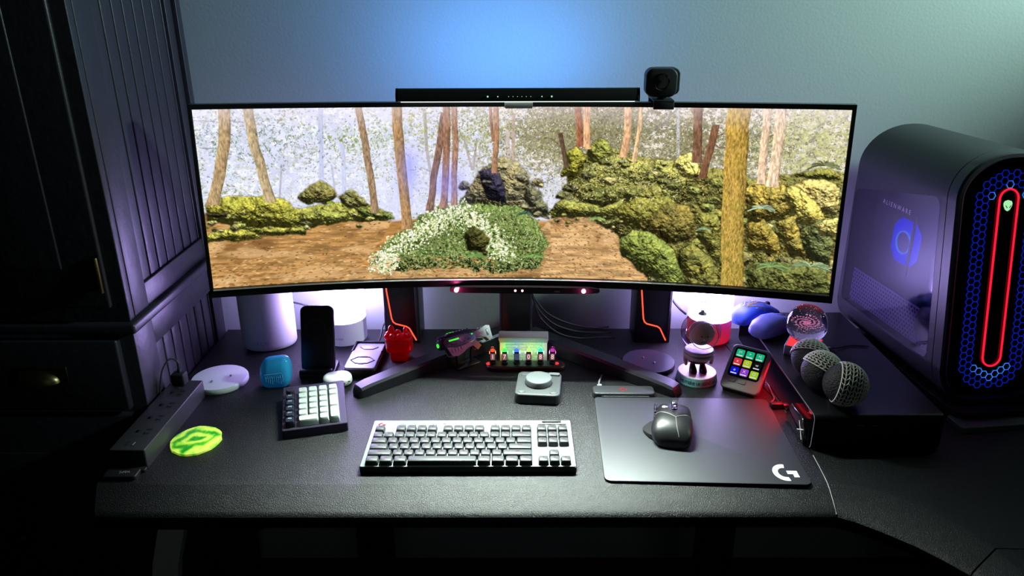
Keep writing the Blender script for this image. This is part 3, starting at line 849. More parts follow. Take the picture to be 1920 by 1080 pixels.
def desk_lamp(x, y, label, under):
    t = thing('glowing_table_lamp', label, 'lamp', (x, y, 0), 0, 'white cylinder lamps behind the monitor')
    mb = MB(); mb.lathe([(.046, 0), (.0490, .002), (.0505, .006), (.0505, .0555), (.0495, .0565), (.0001, .0567)], 48)
    mb.build('base', under, t)
    mb = MB(); mb.lathe([(.0500, .0568), (.0500, .185), (.048, .192), (.044, .195), (.0001, .196)], 48)
    mb.build('lamp_shade', M_LAMP, t)
    mb = MB()
    def w2(v): a = -PI / 2 - .10 + v[0] / .0507; return (.0508 * math.cos(a), .0508 * math.sin(a), .020 + v[1])
    mb.geo(text_geo('RAZER', .0062, 0, 'CENTER', 1.35), None, w2)
    mb.build('brand_lettering', mat('lamp_ink', rgb(140, 140, 160), .5), t, 0)
    return t


desk_lamp(-.402, 1.6155, 'glowing white cylinder lamp between the black phone stand and the orange-lit speaker', mat('lamp_base_lit', rgb(196, 194, 206), .45, emit=(.46, .42, .90, 1), power=.30))  # faint lavender emission in place of light falling on the base
desk_lamp(.452, 1.6155, 'glowing white cylinder lamp behind the helmeted figurine, its base lit red', mat('lamp_base_lit_red', rgb(196, 150, 160), .45, emit=(1.0, .01, .035, 1), power=.35))  # red tint and emission in place of red light on the base

M_PH = mat('phone_stand_black', rgb(16, 16, 18), .45)
ph = thing('phone_stand', 'black upright phone charging stand beside the tall white router', 'phone stand', (-.4245, 1.455, 0), .03)
mb = MB(); mb.prism(rrect(.076, .072, .012, 5, 0, -.004), 0, .009, .003); mb.box(0, -.034, .013, .070, .012, .010, .003)
mb.build('base', M_PH, ph)
mb = MB(); mb.prism(rrect(.071, .142, .013, 6), 0, .011, .003, T(0, .0135, .0690) @ RX(-.32) @ FRONT)
pad = mb.build('charging_panel', M_PH, ph)
mb = MB(); mb.lathe([(.0215, 0), (.0215, .0008), (.0195, .0008), (.0195, 0)], 40, T(0, .008, .094) @ RX(-.32) @ T(0, -.0105, 0) @ FRONT, ring=True)
mb.build('charging_ring', mat('ring_dark', rgb(46, 46, 52), .4), pad)

M_CHG = mat('charger_silver', rgb(150, 150, 160), .42, .3)
ch = thing('charging_pad', 'silver and black charging pad with six-sided rings beside the red translucent block', 'charger', (-.331, 1.487, 0), -.03)
mb = MB(); mb.prism(rrect(.072, .136, .010, 5), 0, .016, .002)
tray = mb.build('tray', M_BLACK, ch)
mb = MB(); mb.prism(rrect(.066, .086, .007, 5, 0, -.022), .016, .0205, .0015); mb.prism(rrect(.060, .044, .005, 4, 0, .042), .0161, .0168)
mb.build('top_plate', M_CHG, ch)
mb = MB()
fr = rrect(.070, .132, .009, 5); 
for y0, z, m_ in ((-.028, .0207, 0), ):
    pts = [(.026 * math.cos(PI / 3 * k), y0 + .017 * math.sin(PI / 3 * k), z) for k in range(7)]
    for a, b in zip(pts[:-1], pts[1:]): mb.cyl(a, b, .0011, n=8)
    mb.box(0, y0 + .0165, z, .014, .004, .002, .0008); mb.box(0, y0 - .0165, z, .012, .004, .002, .0008)
mb.build('ring', M_BLACK, ch)
mb = MB(); mb.prism([(.021 * math.cos(PI / 3 * k), .043 + .013 * math.sin(PI / 3 * k)) for k in range(6)], .0168, .0186, .001)
mb.build('watch_dial', mat('charger_dial', rgb(150, 150, 164), .4, .3), ch)
mb = MB(); mb.box(-.0335, .042, .0185, .003, .050, .006, .001); mb.box(.0335, .042, .0185, .003, .050, .006, .001); mb.box(0, .0655, .0185, .066, .003, .006, .001)
mb.build('rim', M_BLACK, ch)

M_RED = mat('red_resin', (.92, .006, .008, 1), .12, trans=.55, ior=1.42, emit=(.9, .0, .0, 1), power=.04)  # slight emission added to brighten the red resin
rd = thing('red_resin_block', 'translucent red resin block with a lumpy top in front of the left speaker', 'ornament', (-.258, 1.508, 0), -.08)
mb = MB()
mb.prism(rrect(.040, .032, .008, 5), 0, .026, .0, None, .003)
mb.prism(rrect(.056, .042, .010, 5), .022, .056, .006, None, .004)
mb.build('body', M_RED, rd)
rnd = random.Random(4)
mb = MB()
for k in range(12):
    x, y = -.024 + .0044 * k + rnd.uniform(-.002, .002), rnd.uniform(-.014, .012)
    mb.ball((x, y, .056 + rnd.uniform(0, .005)), .0055 + rnd.random() * .003, n=14, m=8)
mb.ball((-.017, 0, .066), .0075, .0075, .015, n=16, m=10); mb.ball((-.001, -.004, .063), .008, .008, .010, n=16, m=10); mb.ball((.014, .002, .066), .005, .005, .011, n=14, m=10)
mb.build('lump', M_RED, rd)

M_SPK = mat('speaker_black', rgb(15, 15, 17), .38)


def speaker(x, y, label, rz=0):
    t = thing('tower_speaker', label, 'speaker', (x, y, 0), rz, 'black speakers with an orange light line')
    mb = MB(); mb.prism(rrect(.082, .085, .004), 0, .20, .003); mb.build('cabinet', M_SPK, t)
    mb = MB(); mb.box(.0345, -.0425, .10, .004, .004, .19, .001); mb.build('edge_trim', mat('speaker_trim', rgb(44, 44, 52), .4), t)
    mb = MB(); mb.tube([(-.033, -.0432, .180), (-.031, -.0432, .130), (-.0235, -.0432, .062), (-.0205, -.0432, .053), (-.015, -.0432, .048), (.010, -.0432, .041), (.0165, -.0432, .036), (.031, -.0432, .006)], .0016, 8, smooth=1)
    mb.build('light_line', glow('orange_line', (1.0, .075, .03), 2.0), t)
    return t


speaker(-.263, 1.633, 'black tower speaker with an orange light line behind the red translucent block')
speaker(.316, 1.630, 'black tower speaker with an orange light line right of the monitor stand')


# ------------------------------------------------------------------ figurine stands
b1 = thing('figurine_pedestal', 'round white figurine pedestal right behind the black power strip', 'pedestal', (-.621, 1.400, 0))
mb = MB(); mb.lathe([(.056, 0), (.0575, .002), (.0575, .0095), (.0560, .0118), (.0545, .0122), (.0001, .0122)], 64)
mb.build('disc', mat('base_white', rgb(228, 228, 232), .4), b1)
for x, y in ((-.008, -.022), (.022, .004)): MB().cyl((x, y, .0120), (x, y, .0150), .0022, n=14, bev=.0006).build('peg', M_STEEL, b1)
b2 = thing('figurine_pedestal', 'round dark glossy figurine pedestal behind the right monitor stand arm', 'pedestal', (.289, 1.475, 0))
mb = MB(); mb.lathe([(.056, 0), (.0575, .002), (.0575, .008), (.0560, .0100), (.0001, .0102)], 64)
mb.build('disc', mat('base_dark', rgb(66, 62, 76), .3), b2)
for x, y in ((-.010, .012), (.010, -.012)): MB().cyl((x, y, .010), (x, y, .013), .0022, n=14, bev=.0006).build('peg', M_STEEL, b2)

# ------------------------------------------------------------------ the small blaster replica
M_GUN = mat('gun_metal', rgb(96, 100, 112), .28, .85)
M_GUN2 = mat('gun_dark', rgb(38, 40, 52), .3, .6)
M_GUN3 = mat('gun_bronze', rgb(128, 124, 122), .34, .7)
gun = thing('toy_blaster', 'small toy space blaster with glowing green slots, left of the brick wall ornament', 'toy', (-.110, 1.477, 0), .72)
def side(mb, poly, hw, bev=.0012): mb.prism(poly, -hw, hw, bev, FRONT, bev)
GZ = .062
gr = Matrix.Translation((0, 0, GZ)) @ RX(-.50) @ RY(.06)
mb = MB(); side(mb, [(-.062, -.006), (-.030, -.012), (.010, -.010), (.020, -.006), (.020, .010), (-.02, .013), (-.058, .011), (-.064, .004)], .0125, .003)
for k in range(6):
    x = -.052 + .011 * k
    for q in (-1, 1): mb.box(x, q * .0124, -.0035 + .001 * (k % 2), .0085, .0016, .0040, .0006); mb.box(x + .002, q * .0122, .0095, .006, .0014, .0022, .0005)
for k in range(4): mb.box(-.010 + .007 * k, 0, .0128, .0045, .018, .0022, .0006)
g0 = mb.build('receiver', M_GUN, gun); g0.matrix_local = gr
mb = MB(); side(mb, [(-.050, .0105), (.016, .0095), (.022, .013), (.012, .019), (-.040, .021), (-.052, .017)], .0085, .002)
for k in range(7): mb.box(-.040 + .008 * k, 0, .0208, .004, .012, .002, .0008)
o = mb.build('top_rail', M_GUN2, gun); o.matrix_local = gr
mb = MB()
mb.cyl((-.066, 0, .013), (-.046, 0, .013), .0062, .0062, 20, .001); mb.cyl((-.070, 0, .001), (-.058, 0, .001), .0105, .0115, 24, .001)
for k in (-1, 1): mb.box(-.060, k * .0105, .003, .014, .003, .020, .001)
o = mb.build('muzzle', M_GUN2, gun); o.matrix_local = gr
mb = MB(); side(mb, [(.018, .008), (.040, .011), (.056, .016), (.064, .014), (.064, -.010), (.058, -.016), (.050, -.006), (.030, -.001), (.018, -.004)], .0075, .0018)
mb.box(.048, 0, .0145, .020, .008, .003, .001); mb.box(.040, 0, .004, .012, .0165, .004, .001); mb.box(.056, 0, .002, .006, .0165, .014, .001)
o = mb.build('stock', M_GUN3, gun); o.matrix_local = gr
mb = MB(); side(mb, [(-.054, -.006), (-.012, -.010), (.014, -.009), (.012, -.016), (-.004, -.017), (-.020, -.025), (-.034, -.029), (-.046, -.026)], .0095, .002)
for k in range(4): mb.box(-.044 + .008 * k, 0, -.018 + .001 * k, .004, .0205, .008, .001)
o = mb.build('lower_guard', M_GUN3, gun); o.matrix_local = gr
mb = MB(); side(mb, [(.010, -.006), (.020, -.006), (.030, -.022), (.022, -.027), (.014, -.018)], .006, .0018)
o = mb.build('grip', mat('gun_salmon', rgb(150, 104, 98), .5), gun); o.matrix_local = gr
M_SLOT = glow('slot_green', (.06, .95, .06), .9)
for k in range(4):
    mb = MB()
    if k == 3: mb.cyl((-.0702, 0, .001), (-.0712, 0, .001), .0048, n=20)
    else: mb.box(*((-.036, -.0128, .005, .026, .0016, .0036), (-.036, -.004, .0216, .016, .0026, .0012), (.012, -.0128, .007, .004, .0016, .003))[k], .0005)
    o = mb.build('glow_slot', M_SLOT, gun); o.matrix_local = gr
mb = MB(); mb.box(0, 0, .002, .060, .030, .004, .001)
for x in (-.020, .018): mb.tube([(x, .004, .003), (x, .006, .022), (x, .002, .038)], .0022, 8)
mb.build('stand', mat('clear_dark', rgb(40, 36, 40), .15, trans=.3), gun)

# ------------------------------------------------------------------ brick wall ornament
M_STONE = mat('ornament_stone', rgb(150, 146, 142), .7, bump=(300, .2))
bw = thing('brick_wall_ornament', 'small painted brick wall ornament with a grey coping, behind the glowing clock', 'ornament', (.0165, 1.507, 0), -.02)
mb = MB(); rowh = .0066
for r_ in range(7):
    x = -.050 - (.008 if r_ % 2 else 0)
    while x < .049:
        x0, x1 = max(x, -.050), min(x + .0155, .050)
        if x1 - x0 > .003: mb.box((x0 + x1) / 2, 0, .0035 + r_ * rowh, x1 - x0 - .0006, .024, rowh - .0006, .0008)
        x += .016
mb.box(0, 0, .024, .098, .0215, .046)
for x in (-.046, .046): mb.box(x, -.001, .0235, .012, .028, .047, .0015)
mb.build('bricks', mat('ornament_brick', rgb(206, 196, 160), .6, bump=(300, .2)), bw)
mb = MB(); mb.box(0, -.001, .049, .106, .030, .006, .001); mb.box(0, -.001, .0555, .109, .033, .009, .0015)
mb.build('coping', M_STONE, bw)

# ------------------------------------------------------------------ glowing tube clock
clk = thing('tube_clock', 'glowing tube clock with six glass capsules reading 17 0 88 on a dark wooden base', 'clock', (.0215, 1.463, 0), 0)
mb = MB(); mb.prism(rrect(.172, .036, .0178, 8), 0, .009, .003, None, .0015)
mb.build('base', mat('clock_wood', rgb(64, 26, 20), .35, mottled=(rgb(40, 16, 12), 60)), clk)
mb = MB(); mb.prism(rrect(.160, .028, .0138, 8), .009, .0098)
mb.build('board', mat('clock_board', rgb(24, 24, 22), .4), clk)
M_GLASS = thin_glass('clear_glass')
TX = [-.0720, -.0462, -.0203, .0056, .0313, .0572]
TC = [('red', (1.0, .10, .03)), ('green', (.10, 1.0, .14)), ('blue', (.08, .25, 1.0)), ('lime', (.62, .95, .25)), ('teal', (.06, .85, .62)), ('purple', (.55, .04, .42))]
for k, (x, (cn, cc)) in enumerate(zip(TX, TC)):
    mb = MB(); mb.cyl((x, 0, .0098), (x, 0, .0150), .0074, n=24, bev=.0008)
    sock = mb.build('socket', M_BLACK, clk)
    mb = MB()
    for q in range(7):
        a = 2 * PI * q / 7
        mb.cyl((x + .0066 * math.cos(a), .0066 * math.sin(a), .0098), (x + .0066 * math.cos(a), .0066 * math.sin(a), .0145), .0006, n=6)
    mb.build('pin', mat('clock_brass', rgb(190, 150, 90), .3, 1.0), sock, 0)
    mb = MB(); mb.lathe([(.0075, .015), (.0075, .042)] + [(.0075 * math.cos(a), .042 + .0078 * math.sin(a)) for a in (.25, .5, .75, 1.0, 1.25, 1.45)] + [(.0001, .0498)], 28, T(x, 0, 0))
    gl = mb.build('tube', M_GLASS, clk)
    mb = MB(); mb.box(x, 0, .0265, .0112, .0030, .0215, .0008)
    card = mb.build('display', mat('display_black', rgb(12, 11, 14), .3), clk)
    mb = MB(); mb.prism(rrect(.0092, .0150, .001), 0, .0003, 0, T(x, -.0016, .0265) @ FRONT)
    mb.build('display_face', glow('face_' + ('dim' if k == 2 else 'pink'), (.10, .10, .22) if k == 2 else (.42, .17, .20), .6), card, 0)
    mb = MB(); mb.geo(text_geo('170088'[k], .0150), T(x, -.0022, .0265) @ RX(PI / 2) @ Matrix.Diagonal((.85, 1, 1, 1)))
    mb.build('digit', glow('digit_' + ('dim' if k == 2 else 'pale'), (.16, .20, .5) if k == 2 else (1.0, .74, .70), .35 if k == 2 else 1.1), card, 0)
    mb = MB(); mb.lathe([(.0050, .0400), (.0050, .0418), (.0043, .0438), (.0026, .0450), (.0001, .0453)], 20, T(x, 0, 0))
    mb.build('coloured_light', glow('tube_' + cn, cc, 1.0), clk)
    point('tube_glow', (.0215 + x, 1.463 + .0085, D + .030), cc, .030, .003)
for x in (-.0815, .0665):
    mb = MB(); mb.ball((x, -.001, .010), .005, .005, .003, 14, 8)
    mb.build('end_light', glow('end_red', (1.0, .05, .06), .9), clk)

# ------------------------------------------------------------------ dial controller
M_DIAL = mat('controller_grey', rgb(60, 64, 64), .5)
M_KNOB = mat('knob_pale', rgb(88, 94, 94), .5)
dl = thing('dial_controller', 'square dark grey dial controller with a large pale knob, behind the keyboard', 'controller', (.0455, 1.353, 0), -.10)
mb = MB(); mb.prism(rrect(.090, .098, .012, 6), 0, .022, .003, None, .002); mb.build('body', M_DIAL, dl)
mb = MB(); mb.lathe([(.0265, .022), (.0265, .0335), (.0255, .035), (.0240, .0355), (.0001, .0355)], 56); mb.build('knob', M_KNOB, dl)
mb = MB(); mb.lathe([(.0275, .0219), (.0275, .0232), (.0262, .0232), (.0262, .0219)], 48, ring=True); mb.build('knob_ring', M_BLACK, dl)
for x, y in ((-.031, .0365), (-.031, -.0355), (.032, -.0355)):
    mb = MB(); mb.lathe([(.0078, .0215), (.0078, .0226), (.0072, .0230), (.0001, .0230)], 28, T(x, y, 0)); mb.build('button', mat('controller_button', rgb(64, 68, 68), .5), dl)
mb = MB(); mb.prism(rrect(.023, .010, .003), .0215, .0262, .0018, T(.030, .0365, 0)); mb.build('roller', M_KNOB, dl)

# ------------------------------------------------------------------ earbud case
cs = thing('earbud_case', 'white rounded earbud case behind the white number pad', 'case', (-.372, 1.392, 0), .30)
mb = MB(); mb.prism(rrect(.060, .046, .0215, 8), 0, .0215, .0095, None, .008, steps=6); mb.build('shell', mat('case_white', rgb(232, 234, 230), .3), cs)
mb = MB(); mb.cyl((.012, -.0231, .010), (.012, -.0236, .010), .0012, n=10); mb.box(.022, -.0205, .012, .004, .002, .002, .0006); mb.build('light', M_BLACK, cs)

# ------------------------------------------------------------------ blue resin block
bl = thing('blue_resin_block', 'translucent blue rounded resin block with raised strokes, right of the white figurine pedestal', 'ornament', (-.499, 1.389, 0), .10)
mb = MB()
rs = []
for z, w, dp, r in ((0, .046, .026, .010), (.004, .055, .034, .013), (.015, .062, .040, .016), (.030, .0645, .042, .018), (.044, .063, .040, .018), (.055, .056, .034, .016), (.061, .046, .026, .012), (.063, .034, .016, .007)):
    rs.append([(x + .07 * z, y, z + (.09 * x if z > .05 else .03 * x * (z > .04))) for x, y in rrect(w, dp, r, 6)])
mb.rings(rs)
M_BLUE = mat('blue_resin', rgb(64, 184, 236), .16, trans=.12, ior=1.35, emit=rgb(20, 130, 200), power=.09)  # faint emission in place of lamp light passing through the resin
bq = M_BLUE.node_tree.nodes['Principled BSDF']; bq.inputs['Subsurface Weight'].default_value = .25; bq.inputs['Subsurface Radius'].default_value = (.2, .6, 1.0); bq.inputs['Subsurface Scale'].default_value = .03
mb.build('body', M_BLUE, bl)
mb = MB()
for k in range(9):
    x = -.016 + .0042 * k
    mb.tube([(x, -.0208, .030 + .001 * (k % 3)), (x + .001, -.0214, .025), (x + .0005 * (k % 2), -.0212, .018 - .002 * (k % 4))], .0007, 6, smooth=2)
mb.tube([(-.018, -.0208, .033), (0, -.0214, .0345), (.017, -.0208, .036)], .0007, 6); mb.tube([(-.014, -.0212, .026), (.014, -.0214, .027)], .0007, 6)
mb.build('raised_strokes', mat('blue_strokes', rgb(110, 196, 236), .3), bl)

# ------------------------------------------------------------------ helmeted bobblehead
M_CHROME = thin_glass('helmet_glass', (.80, .74, .82, 1), .05, 2.1)
M_SUITM = mat('suit_silver', rgb(190, 190, 196), .42, .55)
M_SKIN = mat('figurine_skin', rgb(214, 176, 156), .5)
ast = thing('bobblehead_figurine', 'chubby bobblehead figurine in a chrome space helmet on a white and teal base', 'figurine', (.3795, 1.410, 0), .05)
mb = MB(); mb.lathe([(.0405, 0), (.0425, .001), (.0425, .003), (.0395, .0175), (.0390, .0175)], 64); mb.build('base_rim', mat('rim_teal', rgb(126, 206, 206), .5), ast)
mb = MB(); mb.lathe([(.0395, .0174), (.0393, .0188), (.0383, .0196), (.0001, .0196)], 64); bt = mb.build('base_top', mat('base_white', rgb(228, 228, 232), .4), ast)
mb = MB()
def w3(v):
    a = -PI / 2 - .16 + v[0] / .0412; z = .0102 + v[1]; r = .0425 - (z - .003) * (.003 / .0145) + .0003
    return (r * math.cos(a), r * math.sin(a), z)
mb.geo(text_geo('ws make us stand out.', .0122, 0, 'CENTER', .82), None, w3); mb.build('lettering', mat('rim_ink', rgb(14, 30, 34), .6), ast, 0)
for s_ in (-1, 1):
    mb = MB(); rs = []
    for z, w, l, yo in ((.0196, .0150, .025, -.006), (.0230, .0160, .026, -.006), (.0285, .0140, .020, -.003), (.0325, .0112, .013, .001), (.036, .0100, .0105, .002)):
        rs.append([(s_ * .0105 + x, yo + y, z) for x, y in circ(w / 2, 20, 0, 0, l / 2)])
    mb.rings(rs); mb.build('boot', mat('boot_black', rgb(20, 16, 18), .25), ast)
    mb = MB(); mb.cyl((s_ * .0105, .002, .0355), (s_ * .0100, .002, .042), .0046, .0052, 14); mb.build('leg', mat('figurine_red', rgb(176, 24, 28), .5), ast)
    mb = MB(); mb.tube([(s_ * .024, .002, .056), (s_ * .0275, -.001, .049), (s_ * .0265, -.004, .0425)], [.0055, .0048, .0042], 12); mb.ball((s_ * .0265, -.0045, .0395), .0038, .0034, .0042, 12, 8)
    mb.build('arm', M_SKIN, ast)
mb = MB(); mb.lathe([(.004, .0395), (.0150, .040), (.0205, .043), (.0222, .048), (.0222, .0500)], 40, None, .82); mb.build('shorts', mat('shorts_dark', rgb(38, 22, 26), .6), ast)
mb = MB(); mb.lathe([(.0222, .0475), (.0255, .0490), (.0262, .053), (.0250, .058), (.020, .062), (.004, .063)], 40, None, .85); mb.build('shirt', mat('figurine_red', rgb(176, 24, 28), .5), ast)
mb = MB()
for z0, r in ((.0570, .0300), (.0665, .0295)):
    mb.lathe([(r - .006, z0 - .0052), (r - .001, z0 - .0045), (r + .0014, z0 - .002), (r + .0014, z0 + .002), (r - .001, z0 + .0045), (r - .006, z0 + .0052)], 48, None, .92)
mb.build('collar_ring', M_SUITM, ast)
# helmet: a bowl with a round window cut in the front, glass in the window, the head within
HC, HR = Vector((0, 0, .110)), .0405
ax_d = Vector((-.02, -1, .10)).normalized()
q = ax_d.to_track_quat('Z', 'Y').to_matrix().to_4x4()
HM = Matrix.Translation(HC) @ q
a_cut = .74
prof = [(HR * math.sin(a), HR * math.cos(a)) for a in [a_cut + (PI - a_cut) * k / 26 for k in range(27)]]
inner = [(HR * .94 * math.sin(a), HR * .94 * math.cos(a)) for a in [a_cut + .02, a_cut + .35, a_cut + .7]]
mb = MB(); mb.rings([[(r * math.cos(2 * PI * k / 56), r * math.sin(2 * PI * k / 56), z) for k in range(56)] for r, z in prof[:-1] + [(.0003, -HR)]], False, True, HM)
mb.build('helmet', M_CHROME, ast)
mb = MB()
mb.lathe([(HR * math.sin(a_cut) - .0005, HR * math.cos(a_cut) + .0009), (HR * math.sin(a_cut) + .0010, HR * math.cos(a_cut) + .0005), (HR * math.sin(a_cut) + .0011, HR * math.cos(a_cut) - .001)], 56, HM, ring=True)
mb.build('visor_rim', mat('visor_rim', rgb(210, 206, 216), .3, .4), ast)
mb = MB(); mb.lathe([(HR * math.sin(a_cut * t), HR * math.cos(a_cut * t)) for t in (1, .8, .6, .4, .2)] + [(.0001, HR)], 40, HM, cap=False)
mb.build('visor', thin_glass('visor_glass'), ast)
mb = MB(); mb.ball((0, -.004, .108), .0270, .0255, .0255, 36, 20); mb.ball((0, -.0300, .1055), .0028, .0030, .0026, 12, 8)
for s_ in (-1, 1): mb.ball((s_ * .0270, -.002, .106), .0035, .003, .005, 12, 8)
hd = mb.build('head', M_SKIN, ast)
mb = MB()
for s_ in (-1, 1): mb.ball((s_ * .0062, -.0285, .1105), .0013, .0009, .0017, 10, 6)
mb.tube([(-.006, -.0277, .0985), (0, -.0286, .0977), (.006, -.0277, .0985)], .0005, 6); mb.build('face_marks', M_BLACK, hd)
mb = MB(); mb.lathe([(.0085, .1485), (.0072, .1510), (.0040, .1530), (.0036, .156), (.0001, .157)], 24); mb.build('cap', M_SUITM, ast)
mb = MB()
for s_ in (-1, 1):
    mb.cyl((s_ * .0014, 0, .155), (s_ * .0032, 0, .174), .0007, n=8); mb.ball((s_ * .0032, 0, .1745), .0013, n=10, m=6)
mb.build('antenna', M_DARKGREY, ast)

# ------------------------------------------------------------------ key display pad
kp = thing('display_key_pad', 'dark tilted key pad with nine small lit colour keys, right of the bobblehead figurine', 'controller', (.4485, 1.344, 0), -.60)
KM = T(0, 0, .0062) @ RX(.74)
M_KP = mat('keypad_shell', rgb(112, 117, 114), .5)
mb = MB(); mb.prism(rrect(.080, .100, .011, 6, 0, .050), -.0065, .004, .003, KM, .002)
body = mb.build('body', M_KP, kp)
mb = MB(); mb.box(0, .036, .0035, .066, .072, .007, .002); mb.prism(rrect(.066, .012, .003), .001, .058, .002, T(0, .066, 0) @ RX(.06))
mb.build('stand', M_BLACK_MATTE, kp)
mb = MB(); mb.prism(rrect(.064, .066, .006, 4, 0, .0605), .0041, .0046, 0, KM); mb.build('key_panel', M_BLACK_GLOSS, kp)
KC = [[(20, 176, 130), (20, 176, 130), (20, 176, 130)], [(206, 52, 60), (176, 190, 30), (16, 18, 20)], [(14, 20, 196), (142, 60, 196), (160, 196, 40)]]
SYM = [['|<', '>', '>|'], ['x', 'O', 'w'], ['o', 'X', 'O']]
for r_ in range(3):
    for c_ in range(3):
        x, y = -.0200 + .0200 * c_, .0805 - .0200 * r_
        mb = MB(); mb.prism(rrect(.0160, .0160, .002, 3, x, y), .0046, .0062, .0006, KM)
        kk = mb.build('key', glow('key_%d_%d_%d' % KC[r_][c_], rgb(*KC[r_][c_]), .95), kp)
        mb = MB(); mb.geo(text_geo(SYM[r_][c_], .0085), KM @ T(x, y + .0015, .0065)); mb.box(x, y - .0060, .0065, .0120, .0022, .0003, 0, KM)
        mb.build('symbol', glow('key_symbol', (.8, .85, .82), .8), kk, 0)
for x in (-.0165, .0045):
    mb = MB(); mb.prism(rrect(.0170, .0095, .003, 4, x - .003, .0200), .004, .0054, .0008, KM); mb.build('page_button', mat('keypad_button', rgb(98, 102, 100), .5), kp)


# ------------------------------------------------------------------ the keyboard
M_KEYPLATE = mat('keyboard_plate', rgb(128, 134, 138), .40, .5)
M_KEYCAP = mat('keycap_dark', rgb(46, 48, 50), .5)
M_KEYLEG = glow('key_legend_red', (.95, .10, .12), .8)
kb = thing('keyboard', 'wide dark keyboard with a silver plate and red lit legends on the desk front', 'keyboard', (-.082, 1.1485, 0))
mb = MB(); mb.prism(rrect(.368, .150, .004), 0, .0125, .001, None, .002); mb.build('case', M_BLACK, kb)
mb = MB(); mb.prism(rrect(.3655, .1475, .003), .0125, .0142, .0005); mb.build('top_plate', M_KEYPLATE, kb)
U = .01905
X0 = -.368 / 2 + .0085


def keycap(x, y, w, legend, lsize=.0052, mat0=None, mat1=None, parent=None, h=.0082, z=.0146, d=.0176, M=None, name='key'):
    mb = MB(); ww = w * U - .0014
    t = .0016
    rs = [[(px, py, z) for px, py in rrect(ww, d, .0012, 2, x, y)], [(px, py, z + h * .55) for px, py in rrect(ww - t * .8, d - t * .8, .0018, 2, x, y + .0002)],
          [(px, py, z + h * .92) for px, py in rrect(ww - t * 1.7, d - t * 1.7, .0022, 2, x, y + .0004)], [(px, py, z + h) for px, py in rrect(ww - t * 2.6, d - t * 2.6, .0022, 2, x, y + .0004)]]
    mb.rings(rs, M=M)
    if legend:
        mb.mi = 1
        mb.geo(text_geo(legend, lsize), (M or Matrix()) @ T(x, y + .0030, z + h + .00015))
    return mb.build(name, [mat0 or M_KEYCAP, mat1 or M_KEYLEG], parent, 40)


rows = [(-.0620, [('ctrl', 1.25), ('win', 1.25), ('alt', 1.25), ('', 6.25), ('alt', 1.25), ('fn', 1.25), ('menu', 1.25), ('ctrl', 1.25)]),
        (-.0430, [('shift', 2.25)] + [(c, 1) for c in 'ZXCVBNM,./'] + [('shift', 2.75)]),
        (-.0240, [('caps', 1.75)] + [(c, 1) for c in "ASDFGHJKL;'"] + [('enter', 2.25)]),
        (-.0050, [('tab', 1.5)] + [(c, 1) for c in 'QWERTYUIOP[]'] + [('\\', 1.5)]),
        (.0140, [(c, 1) for c in '`1234567890-='] + [('back', 2)])]
for y, ks in rows:
    x = 0
    for lg, w in ks:
        keycap(X0 + (x + w / 2) * U, y, w, lg, .0052 if len(lg) < 2 else .0038, parent=kb); x += w
fx = [0] + [2 + k for k in range(4)] + [6.5 + k for k in range(4)] + [11 + k for k in range(4)]
for k, q in enumerate(fx): keycap(X0 + (q + .5) * U, .0360, 1, 'esc' if k == 0 else 'F%d' % k, .0040, parent=kb)
for r_, (y, lg) in enumerate(((.0360, ('prt', 'scr', 'brk')), (.0140, ('ins', 'hm', 'pu')), (-.0050, ('del', 'end', 'pd')))):
    for c_ in range(3): keycap(X0 + (15.45 + c_ + .5) * U, y, 1, lg[c_], .0036, parent=kb)
for q, y, lg in ((16.45, -.0430, '^'), (15.45, -.0620, '<'), (16.45, -.0620, 'v'), (17.45, -.0620, '>')): keycap(X0 + (q + .5) * U, y, 1, lg, .0048, parent=kb)
for k, q in enumerate((2, 3, 4, 5, 11, 12, 13, 14)):
    mb = MB(); mb.lathe([(.0062, .0142), (.0062, .0168), (.0056, .0176), (.0001, .0178)], 22, T(X0 + (q + .5) * U, .0530, 0))
    if k > 2: mb.mi = 1; mb.geo(text_geo(('o', '<<', '>>', '>|', 'x')[k - 3], .0050), T(X0 + (q + .5) * U, .0530, .0180))
    mb.build('media_button', [mat('media_dark', rgb(84, 86, 88), .5), M_KEYLEG], kb)
mb = MB(); mb.box(X0 + 8.1 * U - .030, .0605, .0143, .036, .020, .0008, .0003); mb.build('badge', mat('badge_grey', rgb(120, 124, 128), .4, .5), kb)
mb = MB(); mb.geo(text_geo('caps', .0035), T(X0 + 9.1 * U, .0600, .0144)); mb.box(X0 + 8.6 * U, .0600, .0143, .0016, .0016, .0004); mb.box(X0 + 7.2 * U - .012, .0605, .0150, .006, .0025, .0002); mb.build('plate_marking', M_DARKGREY, kb, 0)
mb = MB(); mb.box(X0 + 16.95 * U, .0640, .0150, .054, .0125, .0022, .001); wl = mb.build('roller_housing', mat('roller_grey', rgb(128, 132, 134), .4, .4), kb)
mb = MB(); mb.cyl((X0 + 16.95 * U - .0175, .0650, .0155), (X0 + 16.95 * U + .0175, .0650, .0155), .0036, n=20, bev=.0006); mb.build('volume_roller', M_BLACK, wl)
mb = MB(); mb.geo(mark(.013, .012), T(X0 + .45 * U, .0585, .0145)); mb.build('brand_mark', glow('mark_red', (.95, .10, .10), .8), kb, 0)

